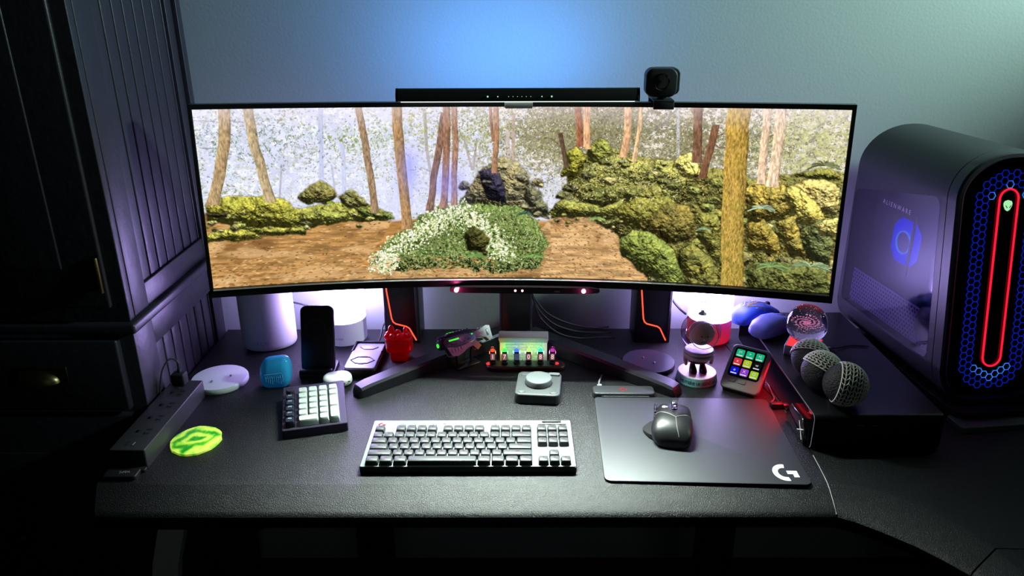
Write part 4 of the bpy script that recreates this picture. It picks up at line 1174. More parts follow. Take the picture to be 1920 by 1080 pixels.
# ------------------------------------------------------------------ the number pad
M_NP = mat('numpad_case', rgb(54, 48, 66), .42, .3)
M_KWHITE = mat('keycap_white', rgb(166, 176, 170), .45)
M_KNAVY = mat('keycap_navy', rgb(22, 26, 38), .4)
M_KINK = mat('legend_grey', rgb(112, 124, 124), .6)
npd = thing('number_pad', 'small number pad with white keys, dark macro keys and a knob', 'keypad', (-.3880, 1.2665, 0), .255)
NM = T(0, 0, .010) @ RX(.085)
mb = MB()
PT = rrect(.118, .146, .003, 3)
mb.rings([[(x, y, 0) for x, y in PT], [(x, y, .0225 + .085 * y) for x, y in PT], [(x, y, .0235 + .085 * y) for x, y in inset(PT, .001)]])
mb.build('case', M_NP, npd)
NZ = .0135
cx0 = -.0440
rowsy = [-.0565 + U * k for k in range(6)]
for k in range(5): keycap(cx0, rowsy[4 - k], 1, 'M%d' % (k + 1), .0058, M_KNAVY, mat('legend_pale', rgb(170, 200, 214), .5), npd, .0125, NZ, M=NM, name='macro_key')
mb = MB(); mb.lathe([(.0078, NZ), (.0078, NZ + .014), (.0070, NZ + .0152), (.0001, NZ + .0152)], 32, NM @ T(cx0, rowsy[5] + .001, 0)); mb.build('knob', mat('numpad_knob', rgb(60, 52, 66), .3, .6), npd)
xs = [-.0205 + U * k for k in range(4)]
lg = [['=', '(', ')', 'x'], ['num', '/', '*', '-'], ['7', '8', '9', None], ['4', '5', '6', None], ['1', '2', '3', None]]
for r_ in range(5):
    for c_ in range(4):
        if lg[r_][c_]: keycap(xs[c_], rowsy[5 - r_], 1, lg[r_][c_], .0056 if len(lg[r_][c_]) < 2 else .004, M_KWHITE, M_KINK, npd, .0125, NZ, M=NM)
keycap(xs[0] + U / 2, rowsy[0], 2, '0', .0056, M_KWHITE, M_KINK, npd, .0125, NZ, M=NM)
keycap(xs[2], rowsy[0], 1, '.', .0056, M_KWHITE, M_KINK, npd, .0125, NZ, M=NM)
for yk, l_ in (((rowsy[3] + rowsy[2]) / 2, '+'), ((rowsy[1] + rowsy[0]) / 2, 'Enter')): keycap(xs[3], yk, 1, l_, .0048, M_KWHITE, M_KINK, npd, .0125, NZ, d=.0366, M=NM)

# ------------------------------------------------------------------ power strip with a plug, and the cable clip
M_STRIP = mat('strip_black', rgb(44, 44, 47), .45)
M_HOLE = mat('socket_hole', rgb(4, 4, 5), .8)
ps = thing('power_strip', 'long black power strip with four outlets against the armoire', 'power strip', (-.6625, 1.217, 0), -.015)
mb = MB(); mb.prism(rrect(.062, .250, .003), 0, .036, .002); mb.build('body', M_STRIP, ps)
for k in range(4):
    y = .072 - .046 * k
    mb = MB(); mb.prism(rrect(.032, .030, .004, 3, 0, y), .0355, .0361); f = mb.build('outlet', M_STRIP, ps)
    mb = MB(); mb.box(.0095, y + .0068, .0363, .0100, .0026, .0006); mb.box(.0095, y - .0062, .0363, .0085, .0026, .0006); mb.box(.0095 - .0035, y - .0062, .0363, .0026, .0065, .0006); mb.prism(circ(.0042, 14, -.0080, y), .0360, .0366); mb.box(-.0098, y, .0363, .0036, .0084, .0006); mb.build('slot', M_HOLE, f, 0)
mb = MB(); mb.prism(rrect(.0055, .0125, .0015, 3, .004, -.106), .036, .0366); mb.prism(rrect(.0055, .0125, .0015, 3, -.008, -.104), .036, .0366); pt = mb.build('usb_port', M_HOLE, ps)
mb = MB(); mb.box(.004, -.106, .0368, .0022, .010, .0004); mb.build('contact', M_GREY, pt, 0)
mb = MB(); mb.prism(circ(.0030, 16, -.004, .094), .036, .0366); mb.build('reset_button', M_DARKGREY, ps)
pl = thing('power_plug', 'black power plug with a curved cord in the far end of the power strip', 'plug', (-.6680, 1.325, .0364), -.015)
mb = MB(); mb.box(0, 0, .0125, .026, .022, .025, .003); mb.cyl((0, .004, .024), (0, .004, .033), .0045, .0032, 14); mb.build('body', M_BLACK_MATTE, pl)
mb = MB(); mb.tube([(0, .004, .032), (-.001, .006, .045), (-.010, .004, .054), (-.016, -.006, .052), (-.021, -.022, .038), (-.0235, -.034, .010), (-.0245, -.040, -.020), (-.0245, -.055, -.034)], .0017, 8); mb.build('cord', mat('cord_black', rgb(36, 36, 40), .35), pl)

vr = thing('cable_clip', 'flat black plastic clip with upside-down lettering at the desk front left corner', 'clip', (-.666, 1.0685, 0), .03)
mb = MB(); mb.prism(rrect(.056, .026, .006, 5), 0, .008, .002); mb.prism(rrect(.030, .012, .005, 5, .020, .014), 0, .006, .0015); mb.build('body', M_BLACK, vr)
mb = MB(); mb.geo(text_geo('vari.', .0120), T(.004, 0, .0082) @ RZ(PI)); mb.build('lettering', M_GREY_INK, vr, 0)

# ------------------------------------------------------------------ coaster
rnd = random.Random(2)
co = thing('coaster', 'flat round green coaster with a swirl pattern beside the power strip', 'coaster', (-.5830, 1.1745, 0), .12)
m = bpy.data.materials.new('green_swirl'); m.use_nodes = True
nt = m.node_tree; b = nt.nodes['Principled BSDF']; b.inputs['Roughness'].default_value = .35
tc = nt.nodes.new('ShaderNodeTexCoord'); ns = nt.nodes.new('ShaderNodeTexNoise'); ns.inputs['Scale'].default_value = 55; ns.inputs['Detail'].default_value = 4
wv = nt.nodes.new('ShaderNodeTexWave'); wv.wave_type = 'RINGS'; wv.rings_direction = 'Z'; wv.inputs['Scale'].default_value = 11; wv.inputs['Distortion'].default_value = 9; wv.inputs['Detail'].default_value = 4; wv.inputs['Detail Scale'].default_value = 2.2
cr = nt.nodes.new('ShaderNodeValToRGB')
cr.color_ramp.elements[0].position = .25; cr.color_ramp.elements[0].color = rgb(30, 140, 40); cr.color_ramp.elements[1].position = .8; cr.color_ramp.elements[1].color = rgb(214, 240, 96)
e = cr.color_ramp.elements.new(.50); e.color = rgb(110, 206, 40)
nt.links.new(tc.outputs['Object'], wv.inputs['Vector']); mt = nt.nodes.new('ShaderNodeMath'); mt.operation = 'MULTIPLY_ADD'; mt.inputs[1].default_value = .55; nt.links.new(wv.outputs['Fac'], mt.inputs[0])
m3 = nt.nodes.new('ShaderNodeMath'); m3.operation = 'MULTIPLY'; m3.inputs[1].default_value = .62; nt.links.new(tc.outputs['Object'], ns.inputs['Vector']); nt.links.new(ns.outputs['Fac'], m3.inputs[0]); nt.links.new(m3.outputs[0], mt.inputs[2]); nt.links.new(mt.outputs[0], cr.inputs[0]); nt.links.new(cr.outputs[0], b.inputs['Base Color'])
nt.links.new(cr.outputs[0], b.inputs['Emission Color']); b.inputs['Emission Strength'].default_value = 0.34  # the print also emits a little, so the green looks lit
mb = MB(); pts = [((.0445 + rnd.uniform(-.0014, .0014)) * math.cos(2 * PI * k / 26), (.0470 + rnd.uniform(-.0014, .0014)) * math.sin(2 * PI * k / 26)) for k in range(26)]
mb.prism(pts, 0, .004, .0008); mb.build('disc', m, co)

# ------------------------------------------------------------------ mouse pad with its charging module, and the mouse
pd = thing('mouse_pad', 'large black mouse pad with a white logo in its corner', 'mouse pad', (.322, 1.183, 0), -.035)
mb = MB(); mb.prism(rrect(.339, .279, .011, 6), 0, .0016, .0006, None, .0004); mb.build('charging_base', M_BLACK, pd)
mb = MB(); mb.prism(rrect(.341, .281, .012, 6), .0017, .0042, .0008, None, .0004); mb.build('surface', mat('pad_cloth', rgb(42, 43, 49), .5, bump=(1500, .35)), pd)
mb = MB(); mb.geo(mark(.040, .047), T(.134, -.108, .0044)); mb.build('brand_mark', M_WHITE_INK, pd, 0)
md = thing('charging_module', 'flat black charging module with a red logo at the mouse pad top edge', 'charger', (.2165, 1.3425, 0), -.02)
mb = MB(); mb.prism(rrect(.124, .034, .009, 5), 0, .0125, .003); mb.build('body', mat('module_black', rgb(44, 46, 48), .45), md)
mb = MB(); mb.box(.002, -.0172, .0055, .096, .0012, .003, .0004); mb.build('front_strip', M_GREY, md)
mb = MB(); mb.geo(mark(.016, .013), T(0, 0, .0128)); mb.build('brand_mark', glow('mark_red', (.95, .10, .10), .8), md, 0)
mb = MB(); mb.box(-.046, .0215, .007, .010, .012, .007, .002); mb.tube([(-.046, .026, .007), (-.0455, .040, .0065), (-.042, .055, .0055), (-.039, .068, .004), (-.036, .078, .0030)], .0018, 8); mb.build('cable', mat('module_cable', rgb(120, 122, 126), .45), md)

ms = thing('mouse', 'black sculpted mouse with a thumb wing standing on the mouse pad', 'mouse', (.2885, 1.2045, .0042), -.20)
def loft(name, sections, matl, parent, n=28):
    """sections: (y, left x, right x, height, low z) closed humps along y"""
    mb = MB(); rs = []
    for y, xl, xr, h, z0 in sections:
        c, w = (xl + xr) / 2, (xr - xl) / 2; r = []
        for k in range(n):
            a = 2 * PI * k / n
            ca, sa = math.cos(a), math.sin(a)
            x = c + w * math.copysign(abs(ca) ** .72, ca)
            z = z0 + (h - z0) * (.5 + .5 * math.copysign(abs(sa) ** .85, sa)) if sa > 0 else z0 + (h - z0) * .5 * (1 - abs(sa) ** .5)
            r.append((x, y, z))
        rs.append(r)
    mb.rings(rs); recalc(mb)
    return mb.build(name, matl, parent, 60)
M_MOUSE = mat('mouse_black', rgb(22, 23, 25), .38)
M_MOUSE2 = mat('mouse_dark', rgb(17, 17, 19), .42)
MS = [(-.065, -.016, .022, .010, .001), (-.062, -.027, .030, .021, .0006), (-.050, -.0355, .0345, .033, .0006), (-.030, -.0385, .0360, .0395, .0006), (-.010, -.0350, .0350, .0410, .0006), (.012, -.0310, .0335, .0392, .0006), (.030, -.0300, .0325, .0345, .0006), (.046, -.0290, .0310, .0275, .0006), (.057, -.0250, .0270, .0205, .0008), (.064, -.0180, .0210, .0130, .0020)]
loft('shell', MS, M_MOUSE, ms)
def mouse_z(x, y):
    ys = [q[0] for q in MS]; f = lambda i: float(np.interp(y, ys, [q[i] for q in MS]))
    l, r, h = f(1), f(2), f(3); u = min(abs((x - (l + r) / 2) / ((r - l) / 2)), .985)
    return .0006 + (h - .0006) * (.5 + .5 * math.sqrt(max(0, 1 - u ** (2 / .72))) ** .85), l, r
def seam_y(x): return -.020 + .62 * abs(x - .004)
for s_ in (-1, 1):
    mb = MB(); NX, NY = 9, 14; G = []
    for j in range(NX + 1):
        col_ = []
        for i in range(NY + 1):
            t = i / NY; u = .035 + .93 * j / NX
            y = 0
            for it in range(4):
                _, l, r = mouse_z(0, y); x = .0015 + (l * .985 - .0015) * u if s_ < 0 else .0025 + (r * .985 - .0025) * u
                y0 = seam_y(x); y = y0 + (.0615 - .010 * u * u - y0) * t
            z = mouse_z(x, y)[0]; rim = min(1, min(t, 1 - t) * 12, (1 - u) * 16 + .05, u * 14)
            col_.append((x, y, z + .0002 + .0012 * min(1, rim)))
        G.append(mb.verts(col_))
    for j in range(NX):
        for i in range(NY):
            q = (G[j][i], G[j + 1][i], G[j + 1][i + 1], G[j][i + 1])
            mb.face(q if s_ > 0 else tuple(reversed(q)))
    mb.build('button', M_MOUSE2, ms, 60)
mb = MB(); mb.cyl((-.0028, .036, .0300), (.0056, .036, .0300), .0098, n=28, bev=.0014)
for k in range(20):
    a = 2 * PI * k / 20; mb.box(.0014, .036 + .0097 * math.cos(a), .0300 + .0097 * math.sin(a), .0056, .0012, .0012)
mb.build('scroll_wheel', mat('wheel_steel', rgb(120, 122, 126), .3, .8), ms)
mb = MB(); mb.prism(rrect(.0110, .040, .003), 0, .0046, .0012, T(.0014, .022, .0345) @ RX(-.22)); w_ = mb.build('wheel_panel', M_BLACK_GLOSS, ms)
mb = MB(); mb.prism(rrect(.0056, .008, .002), 0, .0030, .0008, T(.0014, .0140, .0400) @ RX(-.12)); mb.build('mode_button', M_STEEL, w_)
mb = MB(); rs = []
for x, yy0, yy1, z0, z1 in ((-.030, -.046, .012, .002, .012), (-.042, -.036, .006, .002, .0085), (-.050, -.024, -.004, .0024, .0065), (-.0535, -.016, -.010, .003, .0050)):
    rs.append([(x, yy0, z0), (x, yy1, z0), (x, yy1, z1), (x, yy0, z1)])
recalc(mb.rings(rs)); mb.build('thumb_rest', M_MOUSE, ms)
mb = MB()
for y, l in ((.020, .016), (.0, .015)): mb.box(-.0330, y, .0245, .004, l, .0075, .0016)
mb.box(-.0325, .0405, .0215, .006, .017, .008, .002); mb.build('side_button', M_MOUSE2, ms)
mb = MB()
for pts in ([(x, seam_y(x) - .0006) for x in (-.0335, -.026, -.018, -.010, -.002, .004)], [(x, seam_y(x) - .0006) for x in (.004, .010, .018, .026, .0325)], [(.004, -.0206), (.0045, -.030), (.006, -.042), (.008, -.052), (.011, -.060)]):
    mb.tube([(x, y, mouse_z(x, y)[0] + .0002) for x, y in pts], .0008, 6)
mb.build('trim_line', mat('mouse_trim', rgb(150, 148, 144), .35, .6), ms)
mb = MB(); mb.geo(mark(.0095, .0095), T(-.0165, .0140, .0392) @ RX(-.16) @ RY(-.14)); mb.build('brand_mark', M_WHITE_INK, ms, 0)


# ------------------------------------------------------------------ the low riser on the right, open at its left end
M_RISER = mat('riser_black', rgb(17, 17, 21), .36, bump=(700, .3))
RX0, RX1, RY0, RY1, RZ_ = .5225, .749, 1.145, 1.612, .068
rs_t = thing('desk_riser', 'low black desk riser open at its left end, under the globe and mesh balls', 'riser', ((RX0 + RX1) / 2, (RY0 + RY1) / 2, 0))
hx, hy = (RX1 - RX0) / 2, (RY1 - RY0) / 2
outer = rrect(2 * hy, RZ_, .010, 5, 0, RZ_ / 2); inn = rrect(2 * hy - .009, RZ_ - .009, .0065, 5, 0, RZ_ / 2)
YZX = Matrix(((0, 0, 1, 0), (1, 0, 0, 0), (0, 1, 0, 0), (0, 0, 0, 1)))     # x-y drawing to the y-z plane, thick along x
mb = MB()
O0 = mb.verts([(x, y, -hx) for x, y in outer], YZX); O1 = mb.verts([(x, y, hx) for x, y in outer], YZX)
I0 = mb.verts([(x, y, -hx) for x, y in inn], YZX); I1 = mb.verts([(x, y, hx - .005) for x, y in inn], YZX)
n = len(outer)
for i in range(n):
    j = (i + 1) % n
    mb.face((O0[i], O0[j], O1[j], O1[i])); mb.face((I0[j], I0[i], I1[i], I1[j])); mb.face((O0[j], O0[i], I0[i], I0[j]))
mb.face(O1); mb.face(I1)
recalc(mb).build('shell', M_RISER, rs_t)
mb = MB(); mb.rings([[(x, y, -hx - .0004) for x, y in outer], [(x, y, -hx - .0004) for x, y in inset(outer, .0012)]], False, False, YZX)
recalc(mb).build('edge_trim', mat('riser_edge', rgb(170, 172, 182), .4), rs_t)
mb = MB()
for x in (-.012, .012): mb.box(x - .020, -hy - .0006, .050, .011, .002, .0018, .0004)
mb.build('front_slot', M_GREY, rs_t)
mb = MB(); mb.box(-hx + .012, -.02, RZ_ - .0060, .008, .34, .003, .0008)
led = mb.build('red_light_strip', glow('strip_red', (1.0, .015, .02), .8), rs_t)
area('red_strip_light', ((RX0 + RX1) / 2 - hx + .010, (RY0 + RY1) / 2 - .02, D + RZ_ - .0085), (.35, 1.36, D), .01, .34, (1.0, .01, .03), .42, 110).rotation_euler = (0, math.radians(38), 0)
for y in (.10, -.12):
    mb = MB(); mb.box(hx * .6, y, .0306, .03, .05, .05, .004)
    mb.build('inner_block', M_BLACK_MATTE, rs_t)

gd = thing('black_gadget', 'small black faceted gadget with two crossed white strokes inside the riser front', 'gadget', (.5290, 1.200, .0052), 0)
mb = MB(); mb.prism([(-.045, 0), (.045, 0), (.045, .020), (.030, .040), (-.030, .043), (-.045, .030)], -.018, .016, .002, YZX, .002); mb.build('body', M_BLACK_GLOSS, gd)
mb = MB(); mb.cyl((-.0186, -.040, .006), (-.0186, -.020, .034), .0009, n=8); mb.cyl((-.0186, -.043, .028), (-.0186, -.016, .013), .0009, n=8); mb.build('crossed_strokes', M_WHITE_INK, gd)
mb = MB(); mb.prism([(-.043, .031), (.0, .047), (.004, .045), (-.040, .0265)], .004, .010, .0005, YZX); mb.build('red_panel', mat('gadget_red', rgb(226, 16, 16), .4, emit=(1, .02, .02, 1), power=.25), gd)

dg = thing('usb_dongle', 'small dark red usb stick lying on the desk right of the mouse pad', 'usb stick', (.5150, 1.290, 0), .05)
mb = MB(); mb.box(-.006, 0, .0065, .024, .012, .011, .0015); mb.build('body', M_BLACK, dg)
mb = MB(); mb.box(.011, 0, .0065, .012, .010, .0045, .0005); mb.build('connector', M_STEEL, dg)

# two mice on the riser
def small_mouse(loc, rz, label, material):
    t = thing('mouse', label, 'mouse', loc, rz, 'mice on the riser')
    loft('shell', [(-.060, -.013, .013, .012, .001), (-.056, -.024, .024, .022, .001), (-.042, -.0305, .0305, .034, .001), (-.018, -.032, .032, .0405, .001), (.008, -.0300, .0300, .0385, .001), (.034, -.0292, .0292, .030, .001), (.052, -.028, .028, .0195, .001), (.060, -.022, .022, .0125, .002)], material, t, 40)
    mb = MB(); mb.cyl((-.0032, .040, .0252), (.0032, .040, .0252), .0078, n=22, bev=.001); mb.build('scroll_wheel', M_BLACK_MATTE, t)
    mb = MB(); mb.tube([(0, .058, .0155), (0, .030, .0318), (0, .004, .0392)], .0006, 6); mb.build('seam', M_BLACK_MATTE, t)
    return t
m = mat('mouse_blue', rgb(40, 78, 190), .4, mottled=(rgb(70, 110, 215), 18))
t = small_mouse((.5400, 1.568, RZ_ + .0005), -.98, 'blue mouse with a yellow branching pattern on the riser by the monitor', m)
mb = MB()
rnd = random.Random(8)
def mz(x, y):
    yy_ = [-.060, -.042, -.018, .008, .034, .06]; hh = [.013, .0335, .0400, .0382, .0300, .013]; ww = [.015, .0305, .032, .03, .0292, .02]
    h = float(np.interp(y, yy_, hh)); w = float(np.interp(y, yy_, ww)); u = min(abs(x) / w, .97)
    return .001 + (h - .001) * (.5 + .5 * (1 - u ** (2 / .72)) ** (.85 / 2))
for k in range(7):
    x, y = rnd.uniform(-.004, .004), -.036; a = PI / 2 + (k - 3) * .30; pts = []
    for q in range(8):
        x += .0058 * math.cos(a); y += .0072 * math.sin(a); a += rnd.uniform(-.35, .35)
        if abs(x) < .028: pts.append((x, y, mz(x, y) + .0002))
    if len(pts) > 2: mb.tube(pts, .0011, 6, smooth=2)
for k in range(16):
    x, y = rnd.uniform(-.02, .02), rnd.uniform(-.03, .022); mb.ball((x, y, mz(x, y)), .0022, .003, .0006, 8, 6)
mb.build('yellow_pattern', mat('pattern_yellow', rgb(170, 150, 40), .5), t)
small_mouse((.5630, 1.498, RZ_ + .0005), -1.0, 'plain blue-grey mouse between the patterned mouse and the glass globe', mat('mouse_blue_grey', rgb(100, 112, 184), .4))

# glass globe on its lit base
gb = thing('globe_light_base', 'square silver lamp base with a red lit top under the glass globe', 'lamp', (.5905, 1.400, RZ_), -.52)
mb = MB(); mb.prism(rrect(.066, .066, .003, 3), 0, .021, .001, None, .001); mb.build('body', mat('base_silver', rgb(176, 172, 182), .35, .4), gb)
mb = MB(); mb.prism(rrect(.060, .060, .002, 3), .021, .0222, .0005); mb.build('lit_top', glow('lit_red', (1.0, .035, .045), 1.5), gb)
mb = MB(); mb.lathe([(.0055, 0), (.0055, .0006), (.0043, .0006), (.0043, 0)], 24, T(-.010, -.0330, .010) @ RX(PI / 2), ring=True); mb.build('button', M_GREY, gb)
gl = thing('glass_globe', 'clear glass ball with a pink galaxy disc inside, on the red lit base', 'ornament', (.5905, 1.400, RZ_ + .0225), -.2)
mb = MB(); mb.ball((0, 0, .0405), .0405, n=48, m=28); mb.build('ball', mat('globe_glass', (1, 1, 1, 1), .01, trans=1.0, ior=1.22), gl, 60)
rnd = random.Random(5)
mb = MB()
GT = T(0, 0, .042) @ RX(.10)
for arm_ in range(4):
    for q in range(22):
        rr = .004 + .021 * q / 21; a = arm_ * PI / 2 + 4.6 * q / 21
        mb.ball((rr * math.cos(a), rr * math.sin(a), rnd.uniform(-.0006, .0006)), .0014 + .0006 * rnd.random(), .0013, .0005, 6, 4, GT)
mb.ball((0, 0, 0), .0055, .0055, .0022, 16, 8, GT)
mb.build('galaxy', glow('galaxy_pink', (.85, .22, .50), .55), gl)
mb = MB()
for q in range(260):
    v = Vector((rnd.gauss(0, 1), rnd.gauss(0, 1), rnd.gauss(0, 1))).normalized() * .033 * rnd.random() ** .4
    r = .00030 + .0003 * rnd.random(); c = v + Vector((0, 0, .0405))
    mb.rings([[c + Vector((r, 0, 0)), c + Vector((0, r, 0)), c + Vector((-r, 0, 0)), c + Vector((0, -r, 0))], [c + Vector((r * .1, 0, r)), c + Vector((0, r * .1, r)), c + Vector((-r * .1, 0, r)), c + Vector((0, -r * .1, r))]])
sp = mb.build('star_specks', glow('speck_pink', (.95, .62, .80), 1.1), gl); sp['kind'] = 'stuff'
ug = thing('usb_plug', 'small silver usb plug with a thin black cable behind the glass globe', 'plug', (.640, 1.405, RZ_ + .0042), .12)
mb = MB(); mb.box(0, 0, 0, .020, .0085, .0065, .002); mb.build('body', mat('plug_silver', rgb(170, 160, 172), .35, .6), ug)
mb = MB(); mb.tube([(.010, 0, 0), (.03, .004, -.0015), (.06, .012, -.0020), (.095, .004, -.0020)], .0014, 8); mb.build('cable', M_BLACK, ug)

# three mesh balls
M_NET = mat('white_net', rgb(240, 238, 230), .7)
M_KNIT = bpy.data.materials.new('black_knit'); M_KNIT.use_nodes = True
nt = M_KNIT.node_tree; b = nt.nodes['Principled BSDF']; b.inputs['Base Color'].default_value = rgb(40, 40, 42); b.inputs['Roughness'].default_value = .65
tc = nt.nodes.new('ShaderNodeTexCoord'); vo = nt.nodes.new('ShaderNodeTexVoronoi'); vo.inputs['Scale'].default_value = 420; bp = nt.nodes.new('ShaderNodeBump'); bp.inputs['Strength'].default_value = 1.0; bp.inputs['Distance'].default_value = .0012
mp = nt.nodes.new('ShaderNodeMapping'); mp.inputs['Scale'].default_value = (1, .6, 1)
nt.links.new(tc.outputs['Object'], mp.inputs[0]); nt.links.new(mp.outputs[0], vo.inputs['Vector']); nt.links.new(vo.outputs['Distance'], bp.inputs['Height']); nt.links.new(bp.outputs[0], b.inputs['Normal']); bp.invert = True
for (x, y, r, axis, cover, lab) in ((.5640, 1.300, .036, (.35, .75, .75), 1.45, 'black and white mesh ball nearest the glass globe'),
                                    (.5640, 1.243, .0375, (.55, .25, .85), 1.50, 'black and white mesh ball in the middle of the three'),
                                    (.5850, 1.190, .0390, (.93, -.25, -.15), 1.95, 'black and white mesh ball at the front of the three')):
    t = thing('mesh_ball', lab + ' on the black riser', 'ball', (x, y, RZ_), 0, 'mesh balls on the riser')
    mb = MB(); mb.ball((0, 0, r), r * .955, r * .93, r * .955, 40, 24); mb.build('knit_core', M_KNIT, t)
    M3 = T(0, 0, r) @ Vector(axis).normalized().to_track_quat('Z', 'Y').to_matrix().to_4x4()
    mb = MB(); N1 = 26; N2 = int(round(cover / PI * 20)); rings_ = []
    for k in range(N2 + 1):
        a = .12 + (cover - .12) * k / N2
        rings_.append([(r * math.sin(a) * math.cos(2 * PI * (q + .5 * (k % 2)) / N1), r * math.sin(a) * math.sin(2 * PI * (q + .5 * (k % 2)) / N1), r * math.cos(a)) for q in range(N1)])
    R_ = [mb.verts(q, M3) for q in rings_]
    for k in range(N2):
        for q in range(N1):
            j = (q + 1) % N1
            mb.face((R_[k][q], R_[k][j], R_[k + 1][j], R_[k + 1][q]))
    o = mb.build('white_net', M_NET, t)
    wf = o.modifiers.new('net', 'WIREFRAME'); wf.thickness = .0030; wf.use_even_offset = False; wf.use_boundary = True

# ------------------------------------------------------------------ the computer tower
M_PC = mat('tower_grey', rgb(52, 54, 60), .42, .25)
M_PCIN = mat('tower_inside', rgb(30, 28, 40), .5)
M_BLUE_G = glow('tower_blue', (.008, .035, 1.0), .45)
pc = thing('computer_tower', 'large dark rounded computer tower with a red light ring and blue honeycomb front', 'computer', (.912, 1.268, 0), .115)
HW, ZB, ZT, LEAN, DEP = .112, .020, .490, .17, .405
WBOT, WTOP, WY0, WY1 = .090, .352, .045, .375
def outline(d=0.0):
    """tower front: nearly a half round on top, tighter corners below; counter-clockwise from the lower right, with two extra stops up the left side"""
    w = HW - d; zt, zb = ZT - d, ZB + d; rt, rb = .084 - d, .075 - d
    rx = w - .004
    p = []
    for k in range(9): a = -PI / 2 + PI / 2 * k / 8; p.append((w - rb + rb * math.cos(a), zb + rb + rb * math.sin(a)))
    for k in range(13): a = PI / 2 * k / 12; p.append((w - rx + rx * math.cos(a), zt - rt + rt * math.sin(a)))
    for k in range(13): a = PI / 2 + PI / 2 * k / 12; p.append((-w + rx + rx * math.cos(a), zt - rt + rt * math.sin(a)))
    return p, rb, zb, w
def pc_ring(y, t, d=0.0):
    p, rb, zb, w = outline(d)
    q = [(x, z) for x, z in p]
    q.append((-w, WTOP + .052 * max(0.0, min(1.0, 1 - (y - WY0) / (WY1 - WY0))))); q.append((-w, WBOT))
    for k in range(9): a = PI + PI / 2 * k / 8; q.append((-w + rb + rb * math.cos(a), zb + rb + rb * math.sin(a)))
    return [(x, y + LEAN * (z - ZB) * t, z) for x, z in q]
mb = MB()
slices = [(.020, 1, .012), (.0, 1, .012), (-.002, 1, .009), (-.001, 1, .003), (.003, 1, .0), (.026, 1, 0), (.0265, 1, .0012), (.0275, 1, .0012), (.028, 1, 0), (WY0, 1, 0), (WY1, .25, 0), (DEP - .012, 0, 0), (DEP, 0, .012)]
RR = [mb.verts(pc_ring(*s_)) for s_ in slices]
n = len(RR[0]); kl = n - 11
for si, (a, b_) in enumerate(zip(RR[:-1], RR[1:])):
    for i in range(n):
        j = (i + 1) % n
        if si == 9 and i == kl: continue
        mb.face((a[i], b_[i], b_[j], a[j]))
mb.face(list(reversed(RR[-1])))
recalc(mb).build('shell', M_PC, pc, 34)
# glass side window with rounded corners, the inside behind it
def wpt(u, v, x):
    """u along the side 0 front .. 1 back, v up 0..1"""
    z = WBOT + (WTOP + .052 * (1 - u) - WBOT) * v
    yf = WY0 + LEAN * (z - ZB); yb = WY1 + LEAN * (z - ZB) * .25
    return (x, yf + (yb - yf) * u, z)
mb = MB()
pts = [((px + 1) / 2, (py + 1) / 2) for px, py in rrect(2.0, 2.0, .14, 5)]
gf = mb.verts([wpt(u, v, -HW - .0006) for u, v in pts]); gbk = mb.verts([wpt(u, v, -HW + .0014) for u, v in pts])
mb.face(gf); mb.face(list(reversed(gbk)))
for i in range(len(pts)): j = (i + 1) % len(pts); mb.face((gf[j], gf[i], gbk[i], gbk[j]))
win = recalc(mb).build('side_window', thin_glass('tinted_glass', (.75, .72, .86, 1), .06, 1.75), pc, 0)
mb = MB()
fr = [(0, 0), (1, 0), (1, 1), (0, 1)]
a = mb.verts([wpt(u, v, -HW + .0002) for u, v in fr]); b_ = mb.verts([wpt(.02 + .96 * u, .02 + .96 * v, -HW + .05) for u, v in fr])
for i in range(4): j = (i + 1) % 4; mb.face((a[i], a[j], b_[j], b_[i]))
mb.face(b_)
recalc(mb).build('inside', M_PCIN, pc, 0)
# corner fillets that round the window opening
mb = MB()
o4 = [mb.verts([wpt(u, v, -HW - .0003)])[0] for u, v in ((0, 0), (1, 0), (1, 1), (0, 1))]
cor = {0: [i for i, (u, v) in enumerate(pts) if u < .1 and v < .1], 1: [i for i, (u, v) in enumerate(pts) if u > .9 and v < .1], 2: [i for i, (u, v) in enumerate(pts) if u > .9 and v > .9], 3: [i for i, (u, v) in enumerate(pts) if u < .1 and v > .9]}
for k in range(4):
    vs_ = [mb.verts([wpt(*pts[i], -HW - .0003)])[0] for i in cor[k]]
    for p_, q_ in zip(vs_[:-1], vs_[1:]): mb.face((o4[k], p_, q_))
recalc(mb).build('window_corner', M_PC, pc, 0)
point('tower_inner_fill', (.912 - .07, 1.268 + .16, D + .36), (.50, .36, 1.0), 1.6, .02)  # violet fill added inside so the parts behind the window show
# blue fan seen through the window
SIDE = Matrix(((0, 0, -1, 0), (-1, 0, 0, 0), (0, 1, 0, 0), (0, 0, 0, 1)))      # drawing x -> towards the front, y -> up, thick outwards (-x)
def on_side(u, v, x): p = wpt(u, v, x); return T(*p) @ SIDE
FANC = on_side(.50, .635, -HW + .036)
mb = MB()
sq = []
for k in range(48):
    a = 2 * PI * k / 48; r = min(.056, .047 / max(abs(math.cos(a)), abs(math.sin(a))), .058 / max(1e-6, (abs(math.cos(a)) + abs(math.sin(a))) * .80)); sq.append((r * math.cos(a), r * math.sin(a)))
A = mb.verts([(x, y, 0) for x, y in sq], FANC); B = mb.verts([(.0235 * math.cos(2 * PI * k / 48), .0235 * math.sin(2 * PI * k / 48), .004) for k in range(48)], FANC)
for i in range(48): j = (i + 1) % 48; mb.face((A[i], A[j], B[j], B[i]))
fan = mb.build('fan', glow('fan_blue', (.004, .02, 1.0), .85), pc)
mb = MB(); mb.lathe([(.0245, .004), (.0245, .007), (.0222, .007), (.0222, .004)], 48, FANC, ring=True); mb.build('fan_ring', glow('fan_ring_blue', (.05, .28, 1.0), 1.0), fan)
